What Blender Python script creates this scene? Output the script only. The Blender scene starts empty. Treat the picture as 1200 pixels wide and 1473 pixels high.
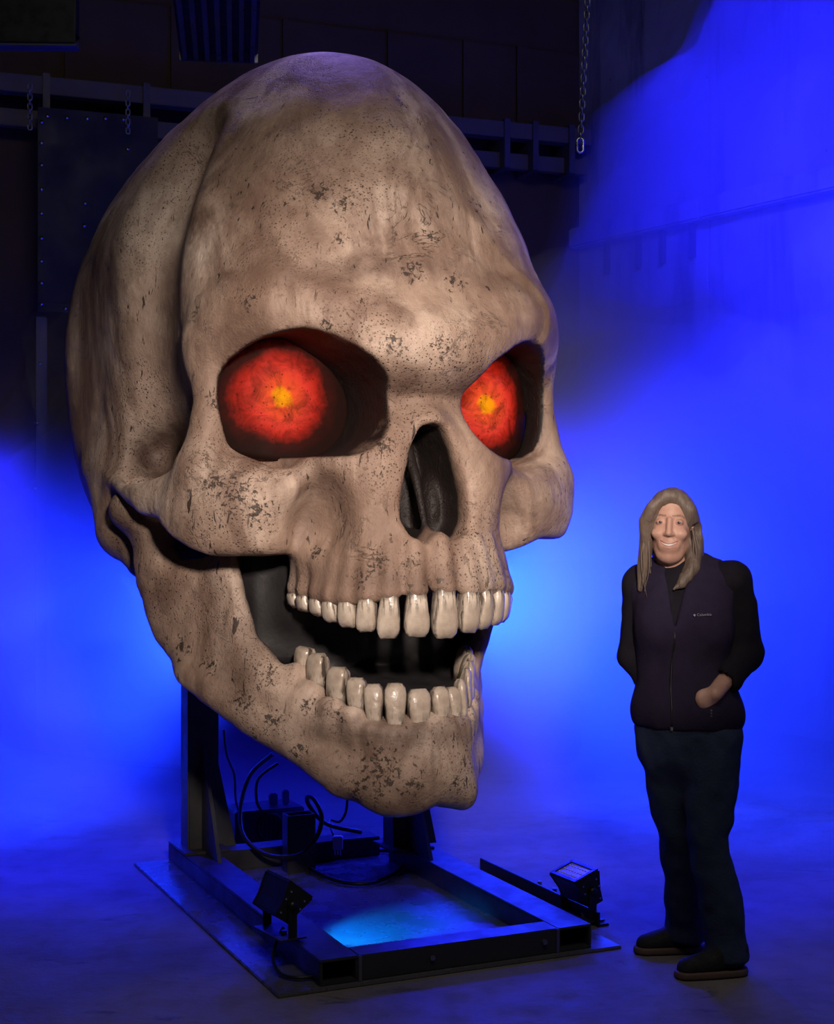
import bpy, bmesh, math, random
import numpy as np
from mathutils import Vector, Matrix, Euler
scene = bpy.context.scene
COL = scene.collection
# ---------------------------------------------------------------- camera
F_PX = 2100.0                                   # focal length in pixels of the 1200 x 1473 frame
cam_d = bpy.data.cameras.new('camera'); cam = bpy.data.objects.new('camera', cam_d); COL.objects.link(cam)
cam_d.sensor_fit = 'HORIZONTAL'; cam_d.sensor_width = 36.0; cam_d.lens = 36.0*F_PX/1200.0
cam.location = (0, 0, 1.55); cam.rotation_euler = (math.pi/2, 0, 0)
cam_d.clip_end = 200
scene.camera = cam
# ---------------------------------------------------------------- world, exposure, lights
scene.view_settings.view_transform = 'Standard'; scene.view_settings.look = 'None'
scene.view_settings.gamma = 1.0; scene.view_settings.use_curve_mapping = False
scene.view_settings.exposure = 0.0
world = bpy.data.worlds.new('world'); scene.world = world; world.use_nodes = True
world.node_tree.nodes['Background'].inputs[0].default_value = (0.9, 0.8, 0.75, 1)
world.node_tree.nodes['Background'].inputs[1].default_value = 0.006
scene.cycles.use_denoising = True
scene.cycles.volume_step_rate = 1.0
scene.cycles.volume_max_steps = 256
scene.cycles.volume_bounces = 0
scene.cycles.max_bounces = 3
scene.cycles.diffuse_bounces = 2; scene.cycles.glossy_bounces = 2
scene.cycles.use_adaptive_sampling = True; scene.cycles.adaptive_threshold = 0.05
scene.cycles.sample_clamp_indirect = 4.0
def aim(o, target): o.rotation_euler = (Vector(target) - o.location).to_track_quat('-Z', 'Y').to_euler()
def spot(name, loc, target, power, color, angle, blend=0.6, radius=0.2):
    d = bpy.data.lights.new(name, 'SPOT'); d.energy = power; d.color = color; d.spot_size = math.radians(angle); d.spot_blend = blend; d.shadow_soft_size = radius
    o = bpy.data.objects.new(name, d); COL.objects.link(o); o.location = loc; aim(o, target); return o
def point(name, loc, power, color, radius=0.15):
    d = bpy.data.lights.new(name, 'POINT'); d.energy = power; d.color = color; d.shadow_soft_size = radius
    o = bpy.data.objects.new(name, d); COL.objects.link(o); o.location = loc; return o
BLUE = (0.007, 0.032, 1.0)
BLUE2 = (0.012, 0.012, 1.0)
spot('key_spot', (0.55, 0.4, 2.75), (0.0, 5.2, 1.76), 1420, (1.0, 0.85, 0.75), 33.5, 1.0, 0.22)
fd = bpy.data.lights.new('fill_light', 'AREA'); fd.energy = 42; fd.color = (1.0, 0.93, 0.88); fd.shape = 'RECTANGLE'; fd.size = 3.0; fd.size_y = 1.2  # weak overhead fill, added to lift the dark foreground; not a real fixture
fo = bpy.data.objects.new('fill_light', fd); COL.objects.link(fo); fo.location = (0.6, 2.0, 5.6); aim(fo, (0.3, 4.6, 0))
spot('blue_smoke_light_right', (-0.10, 7.7, 1.15), (3.2, 8.3, 0.8), 5200, BLUE, 110, 1.0, 0.25)
spot('blue_smoke_light_left', (-0.85, 7.6, 0.95), (-3.6, 7.7, 0.5), 2600, BLUE, 105, 1.0, 0.25)
spot('blue_wall_light', (1.5, 7.4, 5.0), (2.75, 10.0, 2.3), 2600, BLUE2, 78, 0.9, 0.15)
spot('blue_floor_light_right', (3.5, 8.7, 4.4), (1.0, 7.2, 0), 5200, BLUE2, 42, 0.9, 0.15)
spot('blue_floor_light_left', (-3.2, 8.7, 2.8), (-1.9, 7.2, 0), 1700, BLUE2, 46, 0.9, 0.15)
spot('blue_top_light', (-0.35, 7.3, 5.9), (-0.42, 6.0, 3.2), 190, (0.30, 0.20, 1.0), 50, 0.9, 0.3)
spot('blue_back_light_right', (0.25, 8.4, 2.3), (0.75, 6.7, 0), 800, BLUE2, 84, 0.9, 0.2)
spot('blue_back_light_left', (-1.0, 8.2, 2.2), (-1.7, 6.8, 0), 380, BLUE2, 84, 0.9, 0.2)
# ---------------------------------------------------------------- object helpers
def at(px, py, Y): return Vector(((px - 600)/F_PX*Y, Y, 1.55 - (py - 736.5)/F_PX*Y))
def ground(px, py, z=0.0):
    Y = (1.55 - z)*F_PX/(py - 736.5); return Vector(((px - 600)/F_PX*Y, Y, z))
def tag(o, label=None, cat=None, group=None, kind=None):
    if label: o['label'] = label
    if cat: o['category'] = cat
    if group: o['group'] = group
    if kind: o['kind'] = kind
    return o
def empty(name, loc=(0, 0, 0), rz=0.0):
    o = bpy.data.objects.new(name, None); COL.objects.link(o); o.location = loc; o.rotation_euler = (0, 0, rz); o.empty_display_size = 0.1; return o
def link(name, me, m=None, parent=None, smooth=True):
    o = bpy.data.objects.new(name, me); COL.objects.link(o)
    if m is not None and not me.materials: me.materials.append(m)
    if smooth: me.shade_smooth()
    if parent: o.parent = parent
    return o
def raw(name, V, Q, m=None, parent=None, smooth=True):
    me = bpy.data.meshes.new(name); V = np.asarray(V, np.float32); Q = np.asarray(Q, np.int32)
    me.vertices.add(len(V)); me.vertices.foreach_set('co', V.ravel())
    me.loops.add(Q.size); me.loops.foreach_set('vertex_index', Q.ravel())
    me.polygons.add(len(Q)); me.polygons.foreach_set('loop_start', np.arange(0, Q.size, 4, dtype=np.int32))
    me.update(calc_edges=True); me.validate()
    return link(name, me, m, parent, smooth)
def attr(o, name, vals):
    a = o.data.attributes.new(name, 'FLOAT', 'POINT'); a.data.foreach_set('value', np.asarray(vals, np.float32))
class MB:
    """collects boxes, prisms and tubes into one mesh"""
    def __init__(s): s.V = []; s.F = []
    def add(s, V, F):
        b = len(s.V); s.V += [tuple(v) for v in V]; s.F += [tuple(i + b for i in f) for f in F]; return s
    def box(s, lo, hi, M=None):
        V = [Vector((x, y, z)) for x in (lo[0], hi[0]) for y in (lo[1], hi[1]) for z in (lo[2], hi[2])]
        if M is not None: V = [M @ v for v in V]
        return s.add(V, [(0,1,3,2), (4,6,7,5), (0,4,5,1), (2,3,7,6), (0,2,6,4), (1,5,7,3)])
    def prism(s, pts, axis, a, b, M=None):
        """2-D outline extruded along an axis"""
        def P(p, t):
            q = [0, 0, 0]; q[axis] = t; o = [i for i in range(3) if i != axis]; q[o[0]], q[o[1]] = p; v = Vector(q); return M @ v if M is not None else v
        n = len(pts)
        return s.add([P(p, a) for p in pts] + [P(p, b) for p in pts], [tuple(range(n))[::-1], tuple(range(n, 2*n))] + [(i, (i+1) % n, n + (i+1) % n, n + i) for i in range(n)])
    def cyl(s, a, b, r, r2=None, n=16):
        return s.tube([a, b], [r, r if r2 is None else r2], n)
    def tube(s, pts, r, n=8, closed=False):
        pts = [Vector(p) for p in pts]; k = len(pts); rs = r if hasattr(r, '__len__') else [r]*k
        V = []; up = None
        for i, p in enumerate(pts):
            if closed: d = pts[(i+1) % k] - pts[i-1]
            else: d = pts[min(i+1, k-1)] - pts[max(i-1, 0)]
            d = d.normalized() if d.length > 1e-9 else Vector((0, 0, 1))
            if up is None: up = d.orthogonal().normalized()
            up = (up - d*up.dot(d)); up = up.normalized() if up.length > 1e-6 else d.orthogonal().normalized()
            w = d.cross(up)
            V += [p + (up*math.cos(2*math.pi*j/n) + w*math.sin(2*math.pi*j/n))*rs[i] for j in range(n)]
        m = k if closed else k - 1
        F = [(i*n + j, i*n + (j+1) % n, ((i+1) % k)*n + (j+1) % n, ((i+1) % k)*n + j) for i in range(m) for j in range(n)]
        if not closed: F += [tuple(range(n))[::-1], tuple(range((k-1)*n, k*n))]
        return s.add(V, F)
    def build(s, name, m, parent=None, smooth=False, bevel=0.0):
        me = bpy.data.meshes.new(name); me.from_pydata([tuple(v) for v in s.V], [], s.F)
        bm = bmesh.new(); bm.from_mesh(me); bmesh.ops.recalc_face_normals(bm, faces=bm.faces)
        if bevel: bmesh.ops.bevel(bm, geom=[e for e in bm.edges if len(e.link_faces) == 2 and e.calc_face_angle(0) > 0.5], offset=bevel, segments=2, affect='EDGES', clamp_overlap=True)
        bm.to_mesh(me); bm.free()
        o = link(name, me, m, parent, smooth)
        return o
def spline(P, n=10):
    """Catmull-Rom through the points"""
    P = [Vector(p) for p in P]; out = []
    for i in range(len(P) - 1):
        a, b, c, d = P[max(i-1, 0)], P[i], P[i+1], P[min(i+2, len(P)-1)]
        for j in range(n):
            t = j/n; out.append(0.5*((2*b) + (c-a)*t + (2*a-5*b+4*c-d)*t*t + (3*b-a-3*c+d)*t**3))
    return out + [P[-1]]
# ---------------------------------------------------------------- materials
class NT:
    def __init__(s, name):
        s.m = bpy.data.materials.new(name); s.m.use_nodes = True; s.t = s.m.node_tree; s.n = s.t.nodes; s.b = s.n['Principled BSDF']; s.out = s.n['Material Output']
    def new(s, typ, **kw):
        n = s.n.new(typ)
        for k, v in kw.items(): setattr(n, k, v)
        return n
    def set(s, sock, v):
        if isinstance(v, bpy.types.NodeSocket): s.t.links.new(v, sock)
        else: sock.default_value = v if not (isinstance(v, tuple) and len(v) == 3 and sock.type == 'RGBA') else (*v, 1)
    def coord(s, kind='Object', scale=None, loc=None):
        c = s.new('ShaderNodeTexCoord').outputs[kind]
        if scale is None: return c
        mp = s.new('ShaderNodeMapping'); s.set(mp.inputs['Vector'], c); mp.inputs['Scale'].default_value = scale
        if loc: mp.inputs['Location'].default_value = loc
        return mp.outputs[0]
    def noise(s, vec, scale, detail=4, rough=0.55, dist=0.0):
        n = s.new('ShaderNodeTexNoise'); s.set(n.inputs['Vector'], vec); n.inputs['Scale'].default_value = scale; n.inputs['Detail'].default_value = detail; n.inputs['Roughness'].default_value = rough; n.inputs['Distortion'].default_value = dist
        return n.outputs[0]
    def voro(s, vec, scale, feature='F1', out=0):
        n = s.new('ShaderNodeTexVoronoi', feature=feature); s.set(n.inputs['Vector'], vec); n.inputs['Scale'].default_value = scale; return n.outputs[out]
    def ramp(s, fac, stops, interp='LINEAR'):
        r = s.new('ShaderNodeValToRGB'); s.set(r.inputs[0], fac); e = r.color_ramp; e.interpolation = interp
        while len(e.elements) < len(stops): e.elements.new(0.5)
        for k, (p, c) in zip(e.elements, stops): k.position = p; k.color = (*c, 1) if hasattr(c, '__len__') else (c, c, c, 1)
        return r.outputs[0]
    def mix(s, fac, a, b, mode='MIX'):
        n = s.new('ShaderNodeMix', data_type='RGBA', blend_type=mode); s.set(n.inputs[0], fac); s.set(n.inputs[6], a); s.set(n.inputs[7], b); return n.outputs[2]
    def math(s, op, a, b=None, clamp=False):
        n = s.new('ShaderNodeMath', operation=op, use_clamp=clamp); s.set(n.inputs[0], a)
        if b is not None: s.set(n.inputs[1], b)
        return n.outputs[0]
    def attr(s, name): return s.new('ShaderNodeAttribute', attribute_name=name).outputs['Fac']
    def bump(s, h, strength, dist=0.01, normal=None):
        n = s.new('ShaderNodeBump'); s.set(n.inputs['Height'], h); n.inputs['Strength'].default_value = strength; n.inputs['Distance'].default_value = dist
        if normal is not None: s.set(n.inputs['Normal'], normal)
        return n.outputs[0]
    def fin(s, color=None, rough=None, metal=None, normal=None, spec=None):
        for k, v in (('Base Color', color), ('Roughness', rough), ('Metallic', metal), ('Normal', normal), ('Specular IOR Level', spec)):
            if v is not None: s.set(s.b.inputs[k], v)
        return s.m
def plain(name, c, rough=0.5, metal=0.0, var=0.25, scale=6.0, bump=0.0, spec=None):
    """one colour with fine uneven wear"""
    t = NT(name); v = t.coord()
    n = t.noise(v, scale, 5, 0.6)
    col = t.mix(n, tuple(x*(1-var) for x in c), tuple(min(1, x*(1+var)) for x in c))
    r = t.ramp(t.noise(v, scale*2.3, 3), [(0.3, max(rough-0.1, 0.03)), (0.7, min(1, rough+0.12))])
    nm = t.bump(t.noise(v, scale*12, 3), bump, 0.004) if bump else None
    return t.fin(col, r, metal, nm, spec)
# ---------------------------------------------------------------- SDF modelling kit (numpy)
def smin(a, b, k):
    if k <= 0: return np.minimum(a, b)
    h = np.maximum(k - np.abs(a - b), 0.0) / k
    return np.minimum(a, b) - h*h*k*0.25
def smax(a, b, k):
    return -smin(-a, -b, k)
class Grid:
    """signed distance samples on a rectilinear grid"""
    def __init__(s, xs, ys, zs):
        s.ax = [np.asarray(a, np.float32) for a in (xs, ys, zs)]
        s.F = np.full([len(a) for a in s.ax], 9.0, np.float32)
    def block(s, lo, hi):
        sl = []
        for a, l, h in zip(s.ax, lo, hi):
            i = max(0, int(np.searchsorted(a, l)) - 1); j = min(len(a), int(np.searchsorted(a, h)) + 1)
            sl.append(slice(i, max(j, i + 1)))
        sl = tuple(sl)
        P = [s.ax[0][sl[0]][:, None, None], s.ax[1][sl[1]][None, :, None], s.ax[2][sl[2]][None, None, :]]
        return sl, P
    def _put(s, sl, d, k, cut):
        s.F[sl] = smax(s.F[sl], -d, k) if cut else smin(s.F[sl], d, k)
    def ell(s, c, r, k=0.05, rot=None, cut=False, pad=None):
        m = max(r) + k + 0.08 if pad is None else max(r) + pad
        sl, P = s.block([c[i]-m for i in range(3)], [c[i]+m for i in range(3)])
        q = [P[i] - c[i] for i in range(3)]
        if rot is not None:
            R = rotm(*rot)
            q = [R[0][j]*q[0] + R[1][j]*q[1] + R[2][j]*q[2] for j in range(3)]
        k0 = np.sqrt((q[0]/r[0])**2 + (q[1]/r[1])**2 + (q[2]/r[2])**2)
        k1 = np.sqrt((q[0]/r[0]**2)**2 + (q[1]/r[1]**2)**2 + (q[2]/r[2]**2)**2) + 1e-6
        s._put(sl, k0*(k0-1)/k1, k, cut)
    def cone(s, a, b, ra, rb, k=0.05, cut=False, flat=None):
        """tapered capsule; flat=(axis vector, factor) squashes the section"""
        a = np.array(a, float); b = np.array(b, float); m = max(ra, rb)*1.4 + k + 0.05
        sl, P = s.block(np.minimum(a, b) - m, np.maximum(a, b) + m)
        ab = b - a; L = float(ab @ ab) + 1e-9
        q = [P[i] - a[i] for i in range(3)]
        t = np.clip((q[0]*ab[0] + q[1]*ab[1] + q[2]*ab[2])/L, 0, 1)
        e = [q[i] - t*ab[i] for i in range(3)]
        if flat is not None:
            n, f = np.array(flat[0], float), flat[1]; n = n/np.linalg.norm(n)
            w = (e[0]*n[0] + e[1]*n[1] + e[2]*n[2])*(f - 1)
            e = [e[i] + w*n[i] for i in range(3)]
        d = np.sqrt(e[0]**2 + e[1]**2 + e[2]**2) - (ra + (rb-ra)*t)
        s._put(sl, d, k, cut)
    def tube(s, pts, rs, k=0.05, cut=False, flat=None):
        """chain of tapered capsules, joined before blending in"""
        if not hasattr(rs, '__len__'): rs = [rs]*len(pts)
        pts = [np.array(p, float) for p in pts]; m = max(rs)*1.4 + k + 0.05
        sl, P = s.block(np.min(pts, 0) - m, np.max(pts, 0) + m)
        D = None
        for a, b, ra, rb in zip(pts, pts[1:], rs, rs[1:]):
            ab = b - a; L = float(ab @ ab) + 1e-9
            q = [P[i] - a[i] for i in range(3)]
            t = np.clip((q[0]*ab[0] + q[1]*ab[1] + q[2]*ab[2])/L, 0, 1)
            e = [q[i] - t*ab[i] for i in range(3)]
            if flat is not None:
                n, f = np.array(flat[0], float), flat[1]; n = n/np.linalg.norm(n)
                w = (e[0]*n[0] + e[1]*n[1] + e[2]*n[2])*(f - 1)
                e = [e[i] + w*n[i] for i in range(3)]
            d = np.sqrt(e[0]**2 + e[1]**2 + e[2]**2) - (ra + (rb-ra)*t)
            D = d if D is None else np.minimum(D, d)
        s._put(sl, D, k, cut)
    def poly(s, pts, axis, lo, hi, k=0.03, cut=False, rnd=0.0, taper=0.0):
        """2-D polygon (in the two other axes, in order) extruded along an axis"""
        o = [i for i in range(3) if i != axis]
        pts = np.array(pts, float); m = k + rnd + 0.06
        L = [0]*3; H = [0]*3
        L[axis], H[axis] = lo - m, hi + m
        for j in (0, 1): L[o[j]], H[o[j]] = pts[:, j].min() - m, pts[:, j].max() + m
        sl, P = s.block(L, H)
        d2 = poly_sdf(P[o[0]], P[o[1]], pts)
        if taper: d2 = d2 + taper*np.clip((hi - P[axis]), 0, None)
        da = np.maximum(lo - P[axis], P[axis] - hi)
        d = smax(d2 - rnd, da, max(rnd, 1e-4))
        s._put(sl, d, k, cut)
    def mirror_x(s):
        """the grid covers x>=0 with xs[0]==0; returns the full grid"""
        g = Grid(np.concatenate([-s.ax[0][:0:-1], s.ax[0]]), s.ax[1], s.ax[2])
        g.F = np.concatenate([s.F[:0:-1], s.F], 0)
        return g
def rotm(rx, ry, rz):
    cx, sx, cy, sy, cz, sz = (f(math.radians(a)) for a in (rx, ry, rz) for f in (math.cos, math.sin))
    X = np.array([[1,0,0],[0,cx,-sx],[0,sx,cx]]); Y = np.array([[cy,0,sy],[0,1,0],[-sy,0,cy]]); Z = np.array([[cz,-sz,0],[sz,cz,0],[0,0,1]])
    return Z @ Y @ X
def poly_sdf(x, y, v):
    x, y = np.broadcast_arrays(x, y)
    if x.ndim == 3:      # work on the thin 2-D slab and broadcast back
        sl = tuple(slice(None) if s else slice(0, 1) for s in (True, True, True))
        ax = [i for i in range(3) if x.strides[i] == 0 and y.strides[i] == 0]
        idx = tuple(slice(0, 1) if i in ax else slice(None) for i in range(3))
        x, y = x[idx], y[idx]
    d = np.full(x.shape, 1e9); s = np.ones(x.shape); n = len(v); j = n - 1
    for i in range(n):
        ex, ey = v[j][0]-v[i][0], v[j][1]-v[i][1]; wx, wy = x-v[i][0], y-v[i][1]
        t = np.clip((wx*ex + wy*ey)/(ex*ex + ey*ey + 1e-12), 0, 1)
        d = np.minimum(d, (wx-ex*t)**2 + (wy-ey*t)**2)
        c1 = y >= v[i][1]; c2 = y < v[j][1]; c3 = ex*wy > ey*wx
        s = np.where((c1 & c2 & c3) | (~c1 & ~c2 & ~c3), -s, s)
        j = i
    return s*np.sqrt(d)
def lattice(P, cell, seed, oct=1):
    """smooth value noise in [-1,1] on broadcastable coordinates"""
    out = 0; amp = 1.0
    for o in range(oct):
        rng = np.random.RandomState(seed + o); T = rng.uniform(-1, 1, (64, 64, 64)).astype(np.float32)
        I, W = [], []
        for p in P:
            q = p/cell + 1000.37; i = np.floor(q).astype(np.int64); f = q - i
            I.append(i); W.append((f*f*(3-2*f)).astype(np.float32))
        r = 0
        for dx in (0, 1):
            for dy in (0, 1):
                for dz in (0, 1):
                    w = (W[0] if dx else 1-W[0])*(W[1] if dy else 1-W[1])*(W[2] if dz else 1-W[2])
                    r = r + w*T[(I[0]+dx) & 63, (I[1]+dy) & 63, (I[2]+dz) & 63]
        out = out + amp*r; amp *= 0.5; cell *= 0.5
    return out
def surface_nets(g):
    F = g.F; n = F.shape
    S = F < 0
    c = [S[i:n[0]-1+i, j:n[1]-1+j, k:n[2]-1+k] for i in (0,1) for j in (0,1) for k in (0,1)]
    cnt = sum(x.astype(np.int8) for x in c)
    act = np.argwhere((cnt > 0) & (cnt < 8))
    vid = np.full((n[0]-1, n[1]-1, n[2]-1), -1, np.int64)
    vid[act[:, 0], act[:, 1], act[:, 2]] = np.arange(len(act))
    acc = np.zeros((len(act), 3)); num = np.zeros(len(act))
    corn = [(i, j, k) for i in (0,1) for j in (0,1) for k in (0,1)]
    for a in range(8):
        for b in range(a+1, 8):
            if sum(x != y for x, y in zip(corn[a], corn[b])) != 1: continue
            A = act + corn[a]; B = act + corn[b]
            fa = F[A[:,0], A[:,1], A[:,2]]; fb = F[B[:,0], B[:,1], B[:,2]]
            m = (fa < 0) != (fb < 0)
            t = np.where(m, fa/np.where(m, fa-fb, 1), 0)[:, None]
            pa = np.stack([g.ax[i][A[:,i]] for i in range(3)], 1); pb = np.stack([g.ax[i][B[:,i]] for i in range(3)], 1)
            acc += np.where(m[:, None], pa + (pb-pa)*t, 0); num += m
    V = acc/num[:, None]
    Q = []
    for ax in range(3):
        o = [(ax+1) % 3, (ax+2) % 3]
        sa = [slice(0, -1) if i == ax else slice(1, -1) for i in range(3)]
        sb = [slice(1, None) if i == ax else slice(1, -1) for i in range(3)]
        A, B = S[tuple(sa)], S[tuple(sb)]
        for flip, M in ((False, A & ~B), (True, ~A & B)):
            e = np.argwhere(M)
            if not len(e): continue
            for i in o: e[:, i] += 1
            def at(d0, d1):
                p = e.copy(); p[:, o[0]] += d0; p[:, o[1]] += d1
                return vid[p[:,0], p[:,1], p[:,2]]
            q = np.stack([at(-1,-1), at(0,-1), at(0,0), at(-1,0)], 1)
            Q.append(q[:, ::-1] if flip else q)
    return V, np.concatenate(Q)
def relax(V, Q, it=1, lam=0.5):
    E = np.concatenate([Q[:, [0,1]], Q[:, [1,2]], Q[:, [2,3]], Q[:, [3,0]]])
    for _ in range(it):
        acc = np.zeros_like(V); n = np.zeros(len(V))
        for i in range(3):
            acc[:, i] = np.bincount(E[:,0], V[E[:,1], i], len(V)) + np.bincount(E[:,1], V[E[:,0], i], len(V))
        n = np.bincount(E[:,0], minlength=len(V)) + np.bincount(E[:,1], minlength=len(V))
        V = V + lam*(acc/n[:, None] - V)
    return V
def bone_material():
    t = NT('painted_bone'); v = t.coord()
    wob = t.noise(v, 1.6, 5, 0.6, 0.6)
    base = t.ramp(wob, [(0.32, (0.20, 0.120, 0.085)), (0.46, (0.38, 0.265, 0.20)), (0.58, (0.54, 0.41, 0.325)), (0.70, (0.70, 0.57, 0.47))])
    # brown washes, streaked down the cranium
    st = t.noise(t.coord(scale=(2.2, 2.2, 0.7)), 1.8, 6, 0.65, 0.9)
    base = t.mix(t.math('MULTIPLY', t.ramp(st, [(0.45, 0.0), (0.62, 1.0)]), 0.82), base, (0.16, 0.095, 0.068))
    mot = t.noise(v, 9.0, 6, 0.7)
    base = t.mix(t.math('MULTIPLY', t.ramp(mot, [(0.48, 0.0), (0.70, 1.0)]), 0.45), base, (0.20, 0.125, 0.09))
    stain_shade = t.attr('stain_shade')
    base = t.mix(t.math('MULTIPLY', stain_shade, t.ramp(t.noise(v, 5.0, 6, 0.7), [(0.25, 0.55), (0.60, 1.0)])), base, (0.060, 0.034, 0.027))
    # black specks and pits in patches
    patch = t.ramp(t.noise(v, 2.1, 3, 0.6), [(0.47, 0.0), (0.64, 1.0)])
    pit = t.ramp(t.voro(v, 46.0), [(0.10, 1.0), (0.20, 0.0)])
    pit2 = t.ramp(t.voro(t.coord(scale=(1, 1, 1), loc=(3.1, 1.7, 0.4)), 95.0), [(0.12, 1.0), (0.28, 0.0)])
    pits = t.math('MULTIPLY', t.math('MAXIMUM', pit, pit2), patch)
    # short scratches and cracks
    cr_n = t.noise(t.coord(scale=(1.0, 1.0, 1.6)), 4.6, 8, 0.62, 1.4)
    cr = t.ramp(cr_n, [(0.487, 0.0), (0.4985, 1.0), (0.51, 0.0)])
    crm = t.ramp(t.noise(v, 3.3, 2, 0.5), [(0.56, 0.0), (0.66, 1.0)])
    cracks = t.math('MULTIPLY', cr, crm)
    hn = t.new('ShaderNodeMapping'); t.set(hn.inputs['Vector'], v); hn.inputs['Rotation'].default_value = (0.9, 0.9, 0.4); hn.inputs['Scale'].default_value = (1.0, 1.0, 0.22)
    hatch = t.math('MULTIPLY', t.ramp(t.noise(hn.outputs[0], 52.0, 3, 0.65, 0.4), [(0.645, 0.0), (0.675, 1.0)]), t.ramp(t.noise(v, 2.7, 3, 0.6), [(0.50, 0.0), (0.58, 1.0)]))
    h2 = t.new('ShaderNodeMapping'); t.set(h2.inputs['Vector'], v); h2.inputs['Rotation'].default_value = (-0.5, 1.3, -0.8); h2.inputs['Scale'].default_value = (1.0, 1.0, 0.18)
    hatch2 = t.math('MULTIPLY', t.ramp(t.noise(h2.outputs[0], 40.0, 3, 0.65, 0.6), [(0.64, 0.0), (0.67, 1.0)]), t.ramp(t.noise(v, 2.3, 3, 0.6, 0.3), [(0.53, 0.0), (0.60, 1.0)]))
    hatch = t.math('MAXIMUM', hatch, hatch2)
    smear = t.ramp(t.noise(v, 4.2, 8, 0.78, 0.6), [(0.63, 0.0), (0.69, 0.85)])
    ink = t.math('MAXIMUM', t.math('MAXIMUM', pits, cracks), t.math('MAXIMUM', hatch, smear))
    grit = t.math('MULTIPLY', t.ramp(t.noise(v, 60.0, 3, 0.7), [(0.60, 0.0), (0.70, 1.0)]), t.ramp(t.noise(v, 3.0, 4, 0.6), [(0.52, 0.0), (0.68, 1.0)]))
    ink = t.math('MAXIMUM', ink, t.math('MULTIPLY', grit, 0.75))
    sm_ = t.attr('smudge')
    blot = t.ramp(t.math('ADD', t.noise(v, 58.0, 5, 0.72, 0.5), t.math('MULTIPLY', sm_, 0.17)), [(0.66, 0.0), (0.71, 1.0)])
    ink = t.math('MAXIMUM', ink, t.math('MULTIPLY', blot, t.ramp(sm_, [(0.05, 0.0), (0.3, 1.0)])))
    base = t.mix(t.math('MULTIPLY', ink, 0.9), base, (0.028, 0.019, 0.015))
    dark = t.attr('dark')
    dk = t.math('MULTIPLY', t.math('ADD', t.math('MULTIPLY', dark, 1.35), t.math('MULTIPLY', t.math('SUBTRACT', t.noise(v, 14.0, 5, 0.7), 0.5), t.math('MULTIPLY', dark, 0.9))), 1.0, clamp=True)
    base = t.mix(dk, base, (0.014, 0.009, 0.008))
    h = t.math('ADD', t.math('MULTIPLY', t.noise(v, 26.0, 6, 0.65), 0.5), t.math('MULTIPLY', t.noise(v, 110.0, 3, 0.6), 0.16))
    h = t.math('SUBTRACT', h, t.math('MULTIPLY', ink, 0.55))
    nm = t.bump(h, 0.55, 0.022)
    return t.fin(base, t.ramp(wob, [(0.3, 0.62), (0.7, 0.48)]), 0.0, nm, 0.35)
def tooth_material():
    t = NT('painted_tooth'); v = t.coord()
    n = t.noise(v, 9.0, 5, 0.6)
    base = t.ramp(n, [(0.3, (0.30, 0.225, 0.17)), (0.65, (0.58, 0.49, 0.40))])
    sx = t.noise(t.coord(scale=(1, 1, 0.16)), 75.0, 4, 0.6)
    gum = t.attr('gum')
    streak = t.math('MULTIPLY', t.ramp(sx, [(0.48, 0.0), (0.60, 1.0)]), t.ramp(gum, [(0.25, 0.0), (0.9, 0.9)]))
    base = t.mix(t.math('MAXIMUM', streak, t.ramp(gum, [(0.88, 0.0), (1.0, 0.8)])), base, (0.035, 0.022, 0.016))
    return t.fin(base, 0.28, 0.0, t.bump(t.noise(v, 40.0, 4), 0.25, 0.01), 0.5)
def glow_material():
    """lit translucent eye: an orange bulb behind red, dirt painted over it"""
    t = NT('lit_eye_panel'); v = t.coord()
    sep = t.new('ShaderNodeVectorMath', operation='LENGTH'); 
    mp = t.new('ShaderNodeMapping'); t.set(mp.inputs['Vector'], v); mp.inputs['Scale'].default_value = (1.0, 0.0, 1.08); t.set(sep.inputs[0], mp.outputs[0])
    r = t.math('ADD', sep.outputs['Value'], t.math('MULTIPLY', t.math('SUBTRACT', t.noise(v, 9.0, 5, 0.65), 0.5), 0.075))
    col = t.ramp(t.math('MULTIPLY', r, 4.35), [(0.0, (1.0, 0.36, 0.0)), (0.15, (1.0, 0.29, 0.0)), (0.21, (0.90, 0.085, 0.018)), (0.45, (0.78, 0.042, 0.022)), (0.62, (0.45, 0.014, 0.006)), (0.80, (0.035, 0.002, 0.001)), (1.0, (0.0, 0.0, 0.0))])
    dirt = t.ramp(t.noise(v, 13.0, 7, 0.72, 0.7), [(0.36, 0.35), (0.56, 1.0)])
    sp = t.ramp(t.voro(v, 45.0), [(0.08, 0.3), (0.2, 1.0)])
    col = t.mix(1.0, col, dirt, 'MULTIPLY'); col = t.mix(1.0, col, sp, 'MULTIPLY')
    t.set(t.b.inputs['Emission Color'], col); t.b.inputs['Emission Strength'].default_value = 1.0
    return t.fin((0.012, 0.004, 0.003), 0.7, spec=0.08)
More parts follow.
